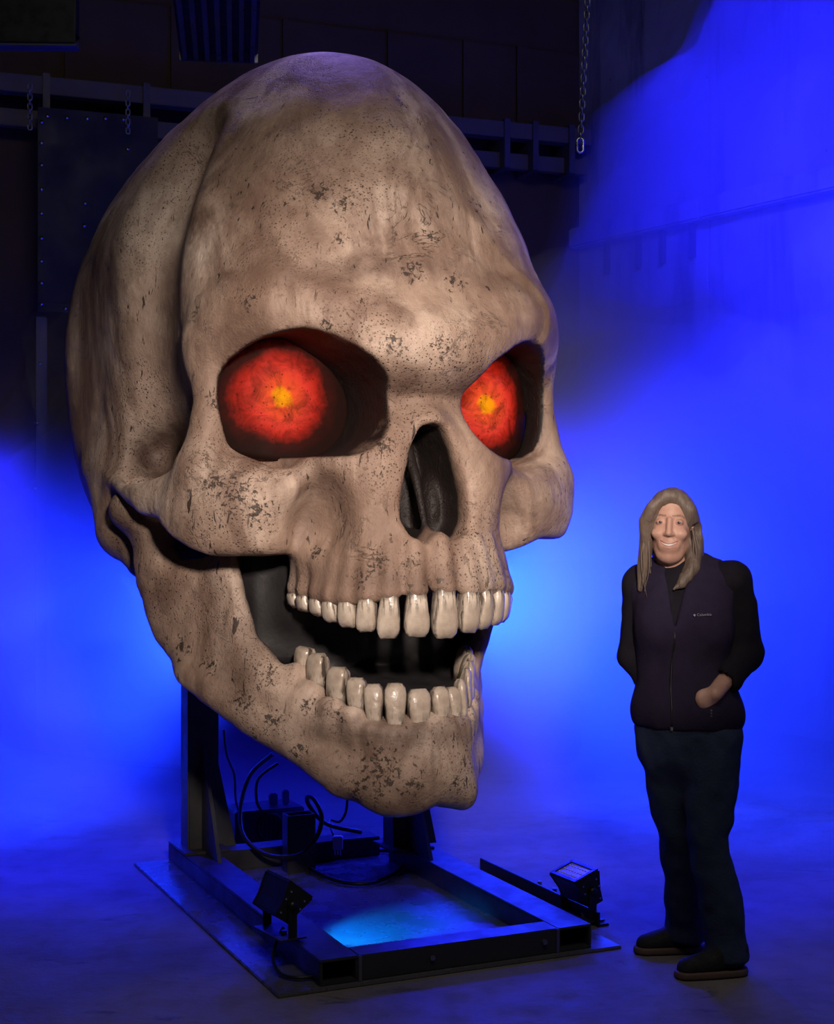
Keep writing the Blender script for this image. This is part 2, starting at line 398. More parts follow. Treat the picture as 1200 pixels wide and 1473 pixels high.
def concrete_floor():
    t = NT('concrete_floor'); v = t.coord()
    a = t.noise(v, 0.9, 6, 0.62, 0.5); b = t.noise(v, 7.0, 6, 0.65)
    base = t.ramp(a, [(0.3, (0.115, 0.10, 0.09)), (0.55, (0.19, 0.17, 0.15)), (0.75, (0.25, 0.225, 0.20))])
    base = t.mix(t.math('MULTIPLY', t.ramp(b, [(0.5, 0.0), (0.75, 1.0)]), 0.45), base, (0.09, 0.08, 0.07))
    sp = t.ramp(t.noise(t.coord(scale=(1, 2.6, 1)), 2.6, 5, 0.7, 0.8), [(0.62, 0.0), (0.70, 1.0)])
    base = t.mix(t.math('MULTIPLY', sp, 0.7), base, (0.045, 0.04, 0.036))
    h = t.math('ADD', t.noise(v, 30.0, 6, 0.6), t.math('MULTIPLY', t.noise(v, 4.0, 3), 0.6))
    return t.fin(base, t.ramp(b, [(0.3, 0.5), (0.7, 0.75)]), 0.0, t.bump(h, 0.25, 0.02), 0.3)
def concrete_wall():
    t = NT('concrete_wall'); v = t.coord()
    a = t.noise(v, 0.7, 6, 0.6, 0.4)
    base = t.ramp(a, [(0.35, (0.24, 0.235, 0.23)), (0.65, (0.50, 0.49, 0.47))])
    st = t.noise(t.coord(scale=(2.4, 2.4, 0.30)), 1.7, 5, 0.65, 0.3)
    base = t.mix(t.math('MULTIPLY', t.ramp(st, [(0.50, 0.0), (0.68, 1.0)]), 0.75), base, (0.11, 0.10, 0.10))
    sp = t.ramp(t.voro(v, 5.0), [(0.03, 1.0), (0.07, 0.0)])
    base = t.mix(t.math('MULTIPLY', sp, 0.6), base, (0.06, 0.05, 0.05))
    return t.fin(base, 0.85, 0.0, t.bump(t.noise(v, 14.0, 6), 0.3, 0.02), 0.2)
M = {}
M['bone'] = bone_material(); M['tooth'] = tooth_material(); M['glow'] = glow_material()
M['floor'] = concrete_floor(); M['wall'] = concrete_wall()
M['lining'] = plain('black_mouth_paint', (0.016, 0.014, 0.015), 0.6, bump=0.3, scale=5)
M['steel'] = plain('dark_mill_steel', (0.060, 0.058, 0.060), 0.45, 0.5, 0.4, 5, 0.15)
M['plate'] = plain('oily_steel_plate', (0.15, 0.145, 0.15), 0.26, 0.35, 0.5, 3.0, 0.10)
M['black'] = plain('black_paint', (0.012, 0.012, 0.014), 0.42, 0.0, 0.2, 8)
M['rubber'] = plain('black_rubber', (0.010, 0.010, 0.011), 0.45)
M['grey_metal'] = plain('grey_metal', (0.28, 0.28, 0.30), 0.35, 0.9)
M['bright'] = plain('bright_metal', (0.75, 0.75, 0.78), 0.25, 1.0)
M['white'] = plain('white_plastic', (0.55, 0.55, 0.55), 0.45)
M['panel'] = plain('brown_wall_panel', (0.13, 0.085, 0.030), 0.8, 0, 0.35, 1.2)
M['beam'] = plain('painted_grey_beam', (0.16, 0.14, 0.085), 0.6, 0.1, 0.3, 2)
M['curtain'] = plain('dark_rubber_sheet', (0.018, 0.018, 0.022), 0.55, 0, 0.25, 2)
M['post'] = plain('grey_steel_post', (0.13, 0.12, 0.11), 0.5, 0.3, 0.3, 3)
M['lens'] = plain('frosted_lamp_lens', (0.45, 0.40, 0.62), 0.15, 0, 0.1)
M['led'] = plain('lamp_diode', (0.85, 0.80, 0.95), 0.1, 0, 0.05)
# ---------------------------------------------------------------- the setting
CORNER = Vector((1.343, 12.0, 0)); DL = Vector((-0.942, -0.336, 0)).normalized(); DR = Vector((0.571, -0.821, 0)).normalized()
def frame_along(o, d, inward):
    return Matrix(((d.x, inward.x, 0, o.x), (d.y, inward.y, 0, o.y), (0, 0, 1, o.z), (0, 0, 0, 1)))
NL = Vector((-DL.y, DL.x, 0)); NL = NL if NL.y < 0 else -NL
NR = Vector((-DR.y, DR.x, 0)); NR = NR if NR.x < 0 else -NR
WB = frame_along(CORNER, DL, NL)           # back wall: x to the left, y into the room
WR = frame_along(CORNER, DR, NR)           # right wall: x towards the camera, y into the room
def on_wall(px, py, W):
    """distance along the wall and height where the pixel's ray meets it"""
    d = Vector(((px-600)/F_PX, 1.0, -(py-736.5)/F_PX)); n = Vector((W[0][1], W[1][1], 0)); o = Vector((W[0][3], W[1][3], 0)); c = Vector((0, 0, 1.55))
    t = (o - c).dot(n)/d.dot(n); p = c + d*t; e = Vector((W[0][0], W[1][0], 0)); return (p - o).dot(e), p.z
fl = MB().box((-9, -3, -0.15), (9, 16, 0)).build('floor', M['floor']); tag(fl, kind='structure')
wb = MB().box((-0.3, -0.25, 0), (11, 0, 6.5), WB).build('wall_back', M['panel']); tag(wb, kind='structure')
wr = MB().box((-0.25, -0.25, 0), (11, 0, 6.5), WR).build('wall_right', M['wall']); tag(wr, kind='structure')
ce = MB().box((-9, 1.5, 6.5), (9, 16, 6.65)).build('ceiling', plain('dark_ceiling', (0.03, 0.028, 0.028), 0.9)); tag(ce, kind='structure')
# cast joints of the right wall: recessed grooves stand as thin dark strips between poured slabs, each slab slightly proud
sj, _ = on_wall(1024, 300, WR)
edges = [0.0, sj, sj + 3.0, sj + 6.0, 10.9]
for a, b in zip(edges, edges[1:]):
    MB().box((a + 0.012, 0, 0.0), (b - 0.012, 0.03, 3.70), WR).build('slab', M['wall'], wr, bevel=0.006)
    MB().box((a + 0.012, 0, 3.86), (b - 0.012, 0.03, 6.45), WR).build('slab', M['wall'], wr, bevel=0.006)
    MB().box((a + 0.004, 0, 3.70), (b - 0.004, 0.14, 3.86), WR).build('ledge', M['wall'], wr, bevel=0.015)
# conduit with hangers below the ledge
x1, z1 = on_wall(872, 368, WR)
for q in (880, 925, 960, 1003):
    xx, zz = on_wall(q, 368, WR)
    MB().box((xx - 0.02, 0.03, 3.45), (xx + 0.02, 0.07, 3.70), WR).build('hanger', M['post'], wr)
# back wall: sheet panels on the upper half, battens between them
bx = [on_wall(p, 100, WB)[0] for p in (834, 745, 668, 560, 410, 250, 98, -60, -300)]
z_lo = on_wall(400, 150, WB)[1]
for a, b in zip(bx, bx[1:]):
    MB().box((a + 0.01, 0, z_lo), (b - 0.01, 0.03, 5.3), WB).build('panel', M['panel'], wb, bevel=0.004)
for a in bx[1:-1]:
    MB().box((a - 0.03, 0.03, z_lo), (a + 0.03, 0.06, 5.3), WB).build('batten', M['panel'], wb)
# long beam along the back wall
ra, rz = on_wall(840, 200, WB); rb, _ = on_wall(-80, 150, WB)
_, rz0 = on_wall(760, 217, WB); _, rz1 = on_wall(760, 195, WB)
beam = empty('wall_beam', WB @ Vector((ra, 0.05, rz0)))
tag(beam, 'long grey steel beam with brackets running along the dark back wall', 'beam')
def local(parent): bpy.context.view_layer.update(); return parent.matrix_world.inverted()
BI = Matrix.Translation(-beam.location)
MB().box((ra + 0.1, 0.22, rz0), (rb, 0.34, rz1), BI @ WB).build('rail', M['beam'], beam, bevel=0.004)
MB().box((ra + 0.1, 0.18, rz0 - 0.22), (rb, 0.26, rz0 - 0.10), BI @ WB).build('lower_rail', M['beam'], beam, bevel=0.004)
for p in (705, 745, 796, 600, 470, 330, 200, 60):
    s_, _ = on_wall(p, 205, WB)
    MB().box((s_ - 0.025, 0.0, rz0 - 0.24), (s_ + 0.025, 0.36, rz1 + 0.02), BI @ WB).build('bracket', M['post'], beam, bevel=0.004)
# dark riveted sheet hung from chains at the left
s0, zt = on_wall(212, 192, WB); s1, _ = on_wall(46, 192, WB); _, zb = on_wall(100, 462, WB)
sheet = empty('hanging_sheet', WB @ Vector((s0, 0.45, zb))); SI = Matrix.Translation(-sheet.location)
tag(sheet, 'dark blue-black rubber sheet with a studded border hung on the back wall', 'sheet')
MB().box((s0, 0.45, zb), (s1, 0.465, zt), SI @ WB).build('panel', M['curtain'], sheet, bevel=0.003)
def stud_at(px, py, par, I, y):
    a, z = on_wall(px, py, WB); c = I @ WB @ Vector((a, y, z)); n = NL*0.012
    MB().cyl(c, c + n, 0.016, 0.010, 10).build('stud', M['bright'], par, True)
for px, py in [(51,199),(59,191),(86,193),(114,194),(139,194),(164,195),(171,203),(170,236),(51,228),(51,258),(51,292),(51,325),(51,359),(51,391),(51,421),(51,450),(84,456),(111,311),(110,342),(111,447)]:
    stud_at(px, py, sheet, SI, 0.465)
# steel post below the sheet
p0, zt2 = on_wall(43, 468, WB); p1, _ = on_wall(58, 468, WB)
post = empty('steel_post', WB @ Vector((p0, 0.4, 0))); PI_ = Matrix.Translation(-post.location)
tag(post, 'narrow upright grey steel post with bolts at the left edge', 'post')
MB().box((p1, 0.40, 0), (p0, 0.50, zt2), PI_ @ WB).build('upright', M['post'], post, bevel=0.004)
for px, py in [(42, 533), (38, 614), (36, 704)]: stud_at(px + 6, py, post, PI_, 0.50)
# ---------------------------------------------------------------- chains
def link_mesh(L, W, r):
    pts = []
    for k in range(16):
        a = 2*math.pi*k/16; pts.append((math.cos(a)*W/2, 0, math.sin(a)*W/2 + math.copysign((L - W)/2, math.sin(a) if abs(math.sin(a)) > 1e-6 else 1)))
    return MB().tube(pts, r, 6, True)
def chain(name, top, n, L, W, r, label, hook=None, sway=0.0):
    root = empty(name, top); tag(root, label, 'chain', 'hanging chains')
    me = None
    for i in range(n):
        if me is None: o = link_mesh(L, W, r).build('link', M['grey_metal'], root, True); me = o.data
        else: o = link('link', me, None, root)
        o.location = (sway*i, 0, -i*(L - 2.6*r) - L/2); o.rotation_euler = (0, 0, (math.pi/2 if i % 2 else 0.25))
    if hook:
        z = -n*(L - 2.6*r) - hook/2
        o = link_mesh(hook, hook*0.45, r*1.3).build('end_link', M['bright'], root, True); o.location = (sway*n, 0, z)
    return root
top = at(847, -40, 7.6); low = at(836, 255, 7.6)
n_l = 26; Lc = 0.052
drop = top.z - low.z; Lc = drop/(n_l + 1.6)*1.16
chain('hanging_chain', top, n_l, Lc, Lc*0.62, Lc*0.10, 'long steel chain with an oval end link hanging right of the skull', 0.075, -0.0017)
for px, y0, y1, Y, lab in ((43, 120, 195, 9.6, 'short dark chain holding the outer corner of the studded sheet'), (184, 130, 200, 9.8, 'short dark chain holding the inner corner of the studded sheet, beside the skull')):
    a = at(px, y0, Y); b = at(px, y1, Y); n = 9; L2 = (a.z - b.z)/n*1.2
    chain('hanging_chain', a, n, L2, L2*0.6, L2*0.11, lab)
# ---------------------------------------------------------------- ceiling fixtures
def fixture(c, w, d, h, rz, label, fins):
    root = empty('ceiling_fixture', c, rz); tag(root, label, 'fixture', 'ceiling fixtures')
    MB().box((-w/2, -d/2, 0.02), (w/2, d/2, h)).build('housing', M['black'], root, bevel=0.01)
    for s in (-1, 1):
        MB().box((-w/2, s*d/2 - 0.012, -0.02), (w/2, s*d/2 + 0.012, 0.05)).build('flange', M['grey_metal'] if fins else M['black'], root, bevel=0.003)
    if fins:
        for i in range(7):
            x = -w/2 + w*(i + 0.5)/7; MB().box((x - 0.012, -d/2, -0.02), (x + 0.012, d/2, 0.02)).build('fin', M['grey_metal'], root)
        for s in (-1, 1): MB().cyl((s*w*0.42, -d/2 - 0.015, 0.015), (s*w*0.42, -d/2 - 0.03, 0.015), 0.016, n=10).build('bolt', M['bright'], root, True)
    else:
        MB().box((-w/2, -d/2, -0.03), (w/2, d/2, 0.0)).build('bottom_lip', M['post'], root, bevel=0.003)
    for s in (-1, 1): MB().cyl((s*w*0.3, 0, h), (s*w*0.3, 0, 6.5 - c[2]), 0.012, n=8).build('hanger_rod', M['grey_metal'], root, True)
    return root
c = at(313, 40, 7.4); fixture(c, 0.42, 1.0, 0.10, math.radians(7), 'finned metal ceiling heater above the skull at the top', True)
c = at(12, 60, 7.0); fixture(c, 0.66, 0.10, 0.22, math.radians(2), 'dark box fixture hanging in the top left corner with blue lit lip', False)
# ---------------------------------------------------------------- the giant skull: local axes u (its left), v (forward), z up
SK_O = (-0.44, 6.0); SK_T = math.radians(26)
def sk_world(P):
    P = np.asarray(P, float); c, s = math.cos(SK_T), math.sin(SK_T)
    return np.stack([SK_O[0] + P[..., 0]*c + P[..., 1]*s, SK_O[1] + P[..., 0]*s - P[..., 1]*c, P[..., 2]], -1)
def arch(w, h, v0, t):
    """dental arch: t in [-1,1] from its right to its left end"""
    a = t*math.pi*0.5*1.04
    e = 0.82
    return (w*math.copysign(abs(math.sin(a))**e, a), v0 + h*(abs(math.cos(a))**e if math.cos(a) > 0 else math.cos(a)))
def smooth_path(P, r, n=5):
    P = np.array([list(p) + [q] for p, q in zip(P, r)], float); out = []
    for i in range(len(P) - 1):
        a, b, c, d = P[max(i-1, 0)], P[i], P[i+1], P[min(i+2, len(P)-1)]
        for j in range(n):
            t = j/n; out.append(0.5*(2*b + (c-a)*t + (2*a-5*b+4*c-d)*t*t + (3*b-a-3*c+d)*t**3))
    out = np.array(out + [P[-1]]); return [tuple(o[:3]) for o in out], [float(o[3]) for o in out]
def build_cranium(step):
    g = Grid(np.arange(0, 1.16, step), np.arange(-1.36, 1.46, step), np.arange(1.02, 3.56, step))
    # braincase
    g.ell((0, -0.18, 2.22), (0.93, 1.10, 0.98), 0)
    g.ell((0, 0.14, 2.50), (0.59, 0.79, 0.85), 0.38)
    g.ell((0, 0.48, 2.28), (0.63, 0.60, 0.48), 0.28)
    g.ell((0.56, -0.15, 1.80), (0.30, 0.55, 0.42), 0.20)             # temporal, above the ear
    g.ell((0, -0.35, 1.72), (0.72, 0.75, 0.40), 0.2)                 # occiput
    # skull base / core behind the face
    g.ell((0, 0.45, 1.80), (0.52, 0.55, 0.50), 0.15)
    # brow ridge
    for sgn in (1,):
        g.tube(*smooth_path([(0, 1.085, 2.105), (0.14, 1.06, 2.115), (0.30, 0.985, 2.195), (0.46, 0.90, 2.25), (0.57, 0.78, 2.21), (0.625, 0.69, 2.11)],
               [0.125, 0.12, 0.12, 0.115, 0.10, 0.075]), 0.18)
    # frontal process of the cheekbone and orbit floor rim
    g.tube([(0.655, 0.68, 2.14), (0.665, 0.72, 1.93), (0.68, 0.72, 1.72)], [0.07, 0.055, 0.09], 0.05)
    g.tube([(0.685, 0.72, 1.66), (0.52, 0.86, 1.61), (0.34, 0.95, 1.62), (0.20, 1.00, 1.74)], [0.10, 0.09, 0.08, 0.08], 0.08)
    # cheekbone
    g.ell((0.60, 0.73, 1.54), (0.25, 0.17, 0.21), 0.06, rot=(0, 0, -42))
    g.tube([(0.50, 0.84, 1.46), (0.62, 0.76, 1.45), (0.72, 0.60, 1.48), (0.76, 0.52, 1.53)], [0.07, 0.09, 0.08, 0.07], 0.06)
    g.poly([(1.05, 1.395), (0.80, 1.395), (0.70, 1.45), (0.60, 1.525), (0.35, 1.63), (0.24, 1.67), (0.24, 1.1), (1.05, 1.1)], 0, 0.42, 1.1, 0.03, cut=True)
    g.tube([(0.72, 0.62, 1.60), (0.82, 0.46, 1.61), (0.86, 0.30, 1.645), (0.865, 0.10, 1.685), (0.84, -0.12, 1.77)], [0.09, 0.065, 0.05, 0.055, 0.06], 0.08, flat=((1, 0.3, 0), 1.2))
    # mastoid
    g.tube([(0.70, -0.05, 1.75), (0.74, 0.02, 1.50), (0.71, 0.10, 1.37)], [0.22, 0.15, 0.085], 0.10)
    # nose bridge and maxilla
    g.tube([(0, 0.83, 2.05), (0, 0.905, 1.955), (0, 1.09, 1.83)], [0.11, 0.085, 0.078], 0.035)
    g.ell((0.16, 0.86, 1.66), (0.24, 0.30, 0.34), 0.08)
    g.ell((0.0, 0.83, 1.42), (0.385, 0.38, 0.24), 0.10)
    g.ell((0.0, 0.80, 1.36), (0.36, 0.42, 0.11), 0.06)
    return g
def carve_cranium(g):
    # temporal hollow beside the orbit
    g.tube(*smooth_path([(0.86, 0.36, 1.89), (0.90, 0.40, 1.98), (0.905, 0.43, 2.20), (0.85, 0.41, 2.45), (0.735, 0.37, 2.70), (0.575, 0.31, 2.95)], [0.19, 0.21, 0.20, 0.17, 0.13, 0.08]), 0.12, cut=True)
    g.ell((0.95, 0.10, 2.10), (0.10, 0.35, 0.45), 0.12, cut=True)
    g.ell((0.765, 0.36, 1.80), (0.115, 0.21, 0.125), 0.05, cut=True)
    g.ell((0.69, 0.26, 1.765), (0.10, 0.15, 0.085), 0.05, cut=True)
    g.ell((0.58, 0.42, 1.42), (0.13, 0.22, 0.20), 0.06, cut=True)
    # canine fossa beside the nose
    g.ell((0.375, 1.03, 1.53), (0.075, 0.13, 0.14), 0.07, cut=True)
    # orbits
    g.poly(SOCKET, 1, 0.47, 1.5, 0.014, cut=True, rnd=0.012, taper=0.03)
    # nasal aperture
    g.poly(NOSE, 1, 0.86, 1.5, 0.03, cut=True, rnd=0.01, taper=0.05)
    return g
SOCKET = [(0.145, 1.955), (0.165, 2.01), (0.245, 2.085), (0.37, 2.155), (0.46, 2.17), (0.565, 2.135), (0.635, 2.06), (0.655, 1.97), (0.635, 1.84), (0.595, 1.765), (0.46, 1.742), (0.31, 1.736), (0.235, 1.757), (0.165, 1.82), (0.14, 1.89)]
def chaikin(P):
    out = []
    for a, b in zip(P, P[1:] + P[:1]): out += [(0.75*a[0]+0.25*b[0], 0.75*a[1]+0.25*b[1]), (0.25*a[0]+0.75*b[0], 0.25*a[1]+0.75*b[1])]
    return out
SOCKET = chaikin(SOCKET)
NOSE = [(0.0, 1.86), (0.05, 1.85), (0.09, 1.76), (0.125, 1.62), (0.13, 1.52), (0.10, 1.455), (0.05, 1.44), (0.02, 1.47), (0.0, 1.48), (-0.2, 1.48), (-0.2, 1.86)]
UP_A = (0.362, 0.47, 0.755); LO_A = (0.345, 0.43, 0.695)
JAW = np.array([(-0.153, 1.06), (0, 1.09), (0.115, 1.07), (0.21, 1.01), (0.30, 0.91), (0.39, 0.80), (0.515, 0.66), (0.64, 0.45), (0.72, 0.27), (0.745, 0.12)])
JAW_S = np.concatenate([[0], np.cumsum(np.linalg.norm(np.diff(JAW, axis=0), axis=1))]); JAW_S -= JAW_S[1]
def jaw_sd(u, v):
    """arclength along the plan curve of the jaw and signed distance from it (+ outside)"""
    best = np.full(u.shape, 1e9); S = np.zeros(u.shape); D = np.zeros(u.shape)
    for i in range(len(JAW) - 1):
        a, b = JAW[i], JAW[i+1]; e = b - a; L = np.linalg.norm(e)
        tr = ((u-a[0])*e[0] + (v-a[1])*e[1])/L**2
        t = np.clip(tr, 0 if i else -9, 1 if i < len(JAW)-2 else 9)
        wx, wy = u - a[0] - t*e[0], v - a[1] - t*e[1]; d = np.hypot(wx, wy)
        m = d < best
        best = np.where(m, d, best); S = np.where(m, JAW_S[i] + t*L, S)
        D = np.where(m, d*np.sign(e[1]*-wx + e[0]*wy), D)
    return S, D
JAW_PROFILE = [(-0.3, 0.60), (0, 0.60), (0.08, 0.57), (0.15, 0.545), (0.27, 0.575), (0.45, 0.72), (0.66, 0.85), (0.86, 0.96), (1.01, 1.00), (1.08, 1.06), (1.14, 1.17), (1.18, 1.30), (1.21, 1.42), (1.24, 1.53),
    (1.14, 1.55), (1.05, 1.44), (0.95, 1.37), (0.82, 1.40), (0.76, 1.47), (0.70, 1.42), (0.66, 1.28), (0.61, 1.12), (0.54, 1.02), (0.45, 0.96), (0.30, 0.88), (0.15, 0.85), (-0.3, 0.84)]
def jaw_skew(V):
    """the jaw sits a little askew: its left half is narrower"""
    V = V.copy(); u = V[..., 0]; t = np.clip((u - 0.05)/0.18, 0, 1); k = 0.13 + 0.13*np.clip((1.15 - V[..., 2])/0.2, 0, 1); V[..., 0] = u*(1 - k*t*t*(3-2*t))*(1 + 0.045*np.clip(-u/0.5, 0, 1)); return V
def build_mandible(step):
    g = Grid(np.arange(0, 0.98, step), np.arange(-0.05, 1.30, step), np.arange(0.44, 1.66, step))
    S, D = jaw_sd(*np.broadcast_arrays(g.ax[0][:, None], g.ax[1][None, :]))
    z = g.ax[2][None, None, :]; S3 = S[:, :, None]
    prof = poly_sdf(np.broadcast_to(S3, g.F.shape).copy(), np.broadcast_to(z, g.F.shape).copy(), np.array(JAW_PROFILE))
    half = np.interp(S, [0, 0.3, 0.6, 0.8, 1.2], [0.08, 0.075, 0.075, 0.05, 0.055])[:, :, None] + 0.035*np.clip((0.80 - z)/0.25, 0, 1)*np.clip(1 - S3/0.9, 0, 1)
    side = np.abs(D)[:, :, None] - half
    g.F = smax(prof, side, 0.09).astype(np.float32)
    g.tube([(0.70, 0.30, 1.50), (0.78, 0.24, 1.56)], [0.07, 0.08], 0.06)                       # condyle
    g.ell((0.125, 1.09, 0.61), (0.11, 0.09, 0.09), 0.08)                                        # chin bosses
    g.ell((0.0, 1.11, 0.70), (0.10, 0.07, 0.13), 0.10)
    g.tube([(0.28, 0.99, 0.65), (0.48, 0.74, 0.82), (0.64, 0.50, 0.98)], [0.05, 0.05, 0.05], 0.07)   # lower border
    g.ell((0.73, 0.55, 1.18), (0.06, 0.20, 0.20), 0.10, cut=True, rot=(0, 0, 25))              # hollow of the ramus
    return g
# tooth positions: (arch parameter, top z, bottom z, width)
UP_T = [(-0.93, 1.265, 1.215, 0.075), (-0.848, 1.26, 1.205, 0.075), (-0.739, 1.255, 1.195, 0.075), (-0.645, 1.25, 1.178, 0.075), (-0.537, 1.25, 1.164, 0.08), (-0.416, 1.258, 1.152, 0.09), (-0.287, 1.264, 1.131, 0.105),
        (-0.14, 1.27, 1.135, 0.105), (-0.007, 1.282, 1.129, 0.115), (0.105, 1.278, 1.143, 0.09), (0.21, 1.28, 1.152, 0.09), (0.33, 1.28, 1.16, 0.09), (0.45, 1.27, 1.165, 0.085), (0.57, 1.26, 1.17, 0.08), (0.69, 1.26, 1.18, 0.075), (0.82, 1.26, 1.2, 0.075)]
LO_T = [(-0.853, 1.075, 1.01, 0.065), (-0.732, 1.059, 0.955, 0.08), (-0.576, 1.018, 0.91, 0.085), (-0.439, 0.985, 0.885, 0.075), (-0.325, 0.965, 0.842, 0.075), (-0.195, 0.968, 0.823, 0.085), (-0.06, 0.946, 0.816, 0.088),
        (0.03, 0.95, 0.833, 0.062), (0.105, 0.946, 0.841, 0.055), (0.205, 0.97, 0.845, 0.075), (0.34, 1.0, 0.87, 0.08), (0.47, 1.02, 0.89, 0.08), (0.60, 1.04, 0.91, 0.08), (0.74, 1.06, 0.96, 0.08)]
def tooth_width(A, T, i):
    P = [np.array(arch(*A, q[0])) for q in T]; d = [np.linalg.norm(P[j+1] - P[j]) for j in range(len(P) - 1)]
    return 0.5*(d[max(i-1, 0)] + d[min(i, len(d)-1)])
def tooth_frame(A, t):
    p = np.array(arch(*A, t)); q = np.array(arch(*A, t + 1e-3)); d = (q - p)/np.linalg.norm(q - p)
    return p, d, np.array([-d[1], d[0]])*(1 if (d[0]*1 > -9) else 1)   # position, along, outward
def finish_skull(step):
    """full cranium and mandible grids with tooth roots and a hand-carved unevenness"""
    g = build_cranium(step)
    g = carve_cranium(g).mirror_x()
    for (t, z0, z1, w) in UP_T:
        p, d, n = tooth_frame(UP_A, t); o = p + n*0.004; q = p - n*0.022
        g.tube([(o[0], o[1], z0 + 0.022), (q[0], q[1], z0 + 0.17)], [0.044, 0.022], 0.035)
    g.tube([(0, 0.88, 1.84), (0.0, 1.00, 1.66), (0, 1.08, 1.47)], [0.03, 0.020, 0.014], 0.03)       # nasal septum
    for s in (-1, 1):
        g.ell((s*0.075, 0.92, 1.56), (0.035, 0.08, 0.11), 0.04)                                    # turbinates
    P = np.ix_(*[a for a in g.ax]); 
    g.F += 0.008*lattice(P, 0.45, 3, 1) + 0.0035*lattice(P, 0.10, 9, 2)
    m = build_mandible(step).mirror_x()
    for (t, z0, z1, w) in LO_T:
        p, d, n = tooth_frame(LO_A, t); o = p + n*0.014; q = p + n*0.022
        m.tube([(o[0], o[1], z1 - 0.030), (q[0], q[1], z1 - 0.10)], [0.043, 0.026], 0.03)
    P = np.ix_(*[a for a in m.ax])
    m.F += 0.009*lattice(P, 0.2, 23, 2) + 0.0035*lattice(P, 0.06, 29, 2)
    return g, m

def cheek_lift(V):
    """the left cheekbone ends a little higher than the right one"""
    V = V.copy(); a = np.clip((V[:, 0] - 0.42)/0.18, 0, 1); b = np.clip((1.62 - V[:, 2])/0.2, 0, 1)
    V[:, 2] += 0.055*a*a*(3-2*a)*b*b*(3-2*b)*(V[:, 1] > 0.2); return V
# black smudges of paint: (x, y, radius) in skull coordinates, found where the photograph shows them
SMUDGE_C = [(-0.331, 0.916, 2.651, 0.06), (-0.269, 0.983, 2.589, 0.06), (-0.297, 1.018, 2.476, 0.04), (-0.476, 0.651, 2.852, 0.02), (-0.37, 1.086, 2.17, 0.035), (-0.604, 0.944, 2.25, 0.05), (-0.628, 0.914, 1.609, 0.1), (-0.561, 0.94, 1.538, 0.08), (-0.649, 0.766, 1.929, 0.05), (-0.057, 1.08, 2.378, 0.06), (0.11, 1.085, 2.35, 0.06), (-0.281, 1.143, 1.325, 0.05), (-0.23, 1.164, 1.389, 0.05), (-0.123, 1.222, 1.39, 0.04), (-0.19, 1.137, 1.773, 0.05), (-0.01, 1.213, 2.11, 0.06), (-0.177, 1.179, 2.11, 0.05), (0.256, 0.958, 2.656, 0.04), (0.03, 1.039, 2.516, 0.04), (-0.694, 0.855, 1.65, 0.06), (-0.356, 0.952, 1.41, 0.05)]
SMUDGE_M = [(-0.205, 1.131, 0.682, 0.11), (-0.276, 1.081, 0.609, 0.07), (-0.56, 0.764, 0.89, 0.07), (-0.477, 0.848, 0.836, 0.06), (-0.111, 1.196, 0.63, 0.06), (-0.49, 0.808, 0.976, 0.05), (-0.42, 0.935, 0.73, 0.05), (-0.624, 0.624, 1.01, 0.06), (-0.691, 0.492, 1.07, 0.05), (0.05, 1.206, 0.63, 0.05), (-0.309, 1.031, 0.836, 0.05), (-0.376, 0.934, 0.89, 0.04)]
# ---------------------------------------------------------------- the giant skull
SK_STEP = 0.0125
skull = empty('giant_skull', (SK_O[0], SK_O[1], 0), SK_T)
tag(skull, 'giant weathered bone-coloured skull prop with glowing red eyes and open jaw', 'skull')
def sstep(a, b, x): t = np.clip((x - a)/(b - a), 0, 1); return t*t*(3 - 2*t)
def to_local(V): return np.stack([V[:, 0], -V[:, 1], V[:, 2]], 1)
g_c, g_m = finish_skull(SK_STEP)
V, Q = surface_nets(g_c); V = cheek_lift(relax(V, Q, 1, 0.35))
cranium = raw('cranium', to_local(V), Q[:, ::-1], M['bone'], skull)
u, v, z = np.abs(V[:, 0]), V[:, 1], V[:, 2]
# black paint sprayed into the sockets, the nose and behind the teeth
ds = poly_sdf(u, z, np.array(SOCKET)); 
pd = sstep(0.007, -0.003, ds)*(v > 0.4)
dn = poly_sdf(u, z, np.array(NOSE)); pd = np.maximum(pd, 0.97*sstep(0.012, -0.012, dn)*sstep(1.12, 1.06, v)*(v > 0.7))
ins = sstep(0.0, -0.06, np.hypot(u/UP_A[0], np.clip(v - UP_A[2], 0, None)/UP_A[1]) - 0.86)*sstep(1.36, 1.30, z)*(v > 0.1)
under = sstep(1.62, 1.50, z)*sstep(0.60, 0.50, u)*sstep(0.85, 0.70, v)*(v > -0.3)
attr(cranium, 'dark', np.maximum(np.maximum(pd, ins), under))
# brown wash: temple (partly shade put into the colour), brow furrow, beside the nose, jaw joint
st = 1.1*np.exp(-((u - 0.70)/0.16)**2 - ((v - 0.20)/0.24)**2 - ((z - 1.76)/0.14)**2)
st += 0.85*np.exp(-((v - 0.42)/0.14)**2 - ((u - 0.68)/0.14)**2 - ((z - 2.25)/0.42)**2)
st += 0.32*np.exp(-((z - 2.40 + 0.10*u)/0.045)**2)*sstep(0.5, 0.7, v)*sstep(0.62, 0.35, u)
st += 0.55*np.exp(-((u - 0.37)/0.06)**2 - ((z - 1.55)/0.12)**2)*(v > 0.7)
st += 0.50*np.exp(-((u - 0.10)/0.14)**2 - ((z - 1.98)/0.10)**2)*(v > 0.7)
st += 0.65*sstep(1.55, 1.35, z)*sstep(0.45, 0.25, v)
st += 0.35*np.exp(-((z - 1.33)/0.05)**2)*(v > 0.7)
attr(cranium, 'stain_shade', np.clip(st, 0, 1))
def smudges(V, L):
    r_ = np.zeros(len(V))
    for a, b, c, r in L: r_ = np.maximum(r_, np.exp(-((V[:, 0]-a)**2 + (V[:, 1]-b)**2 + (V[:, 2]-c)**2)/(0.9*r)**2))
    return r_
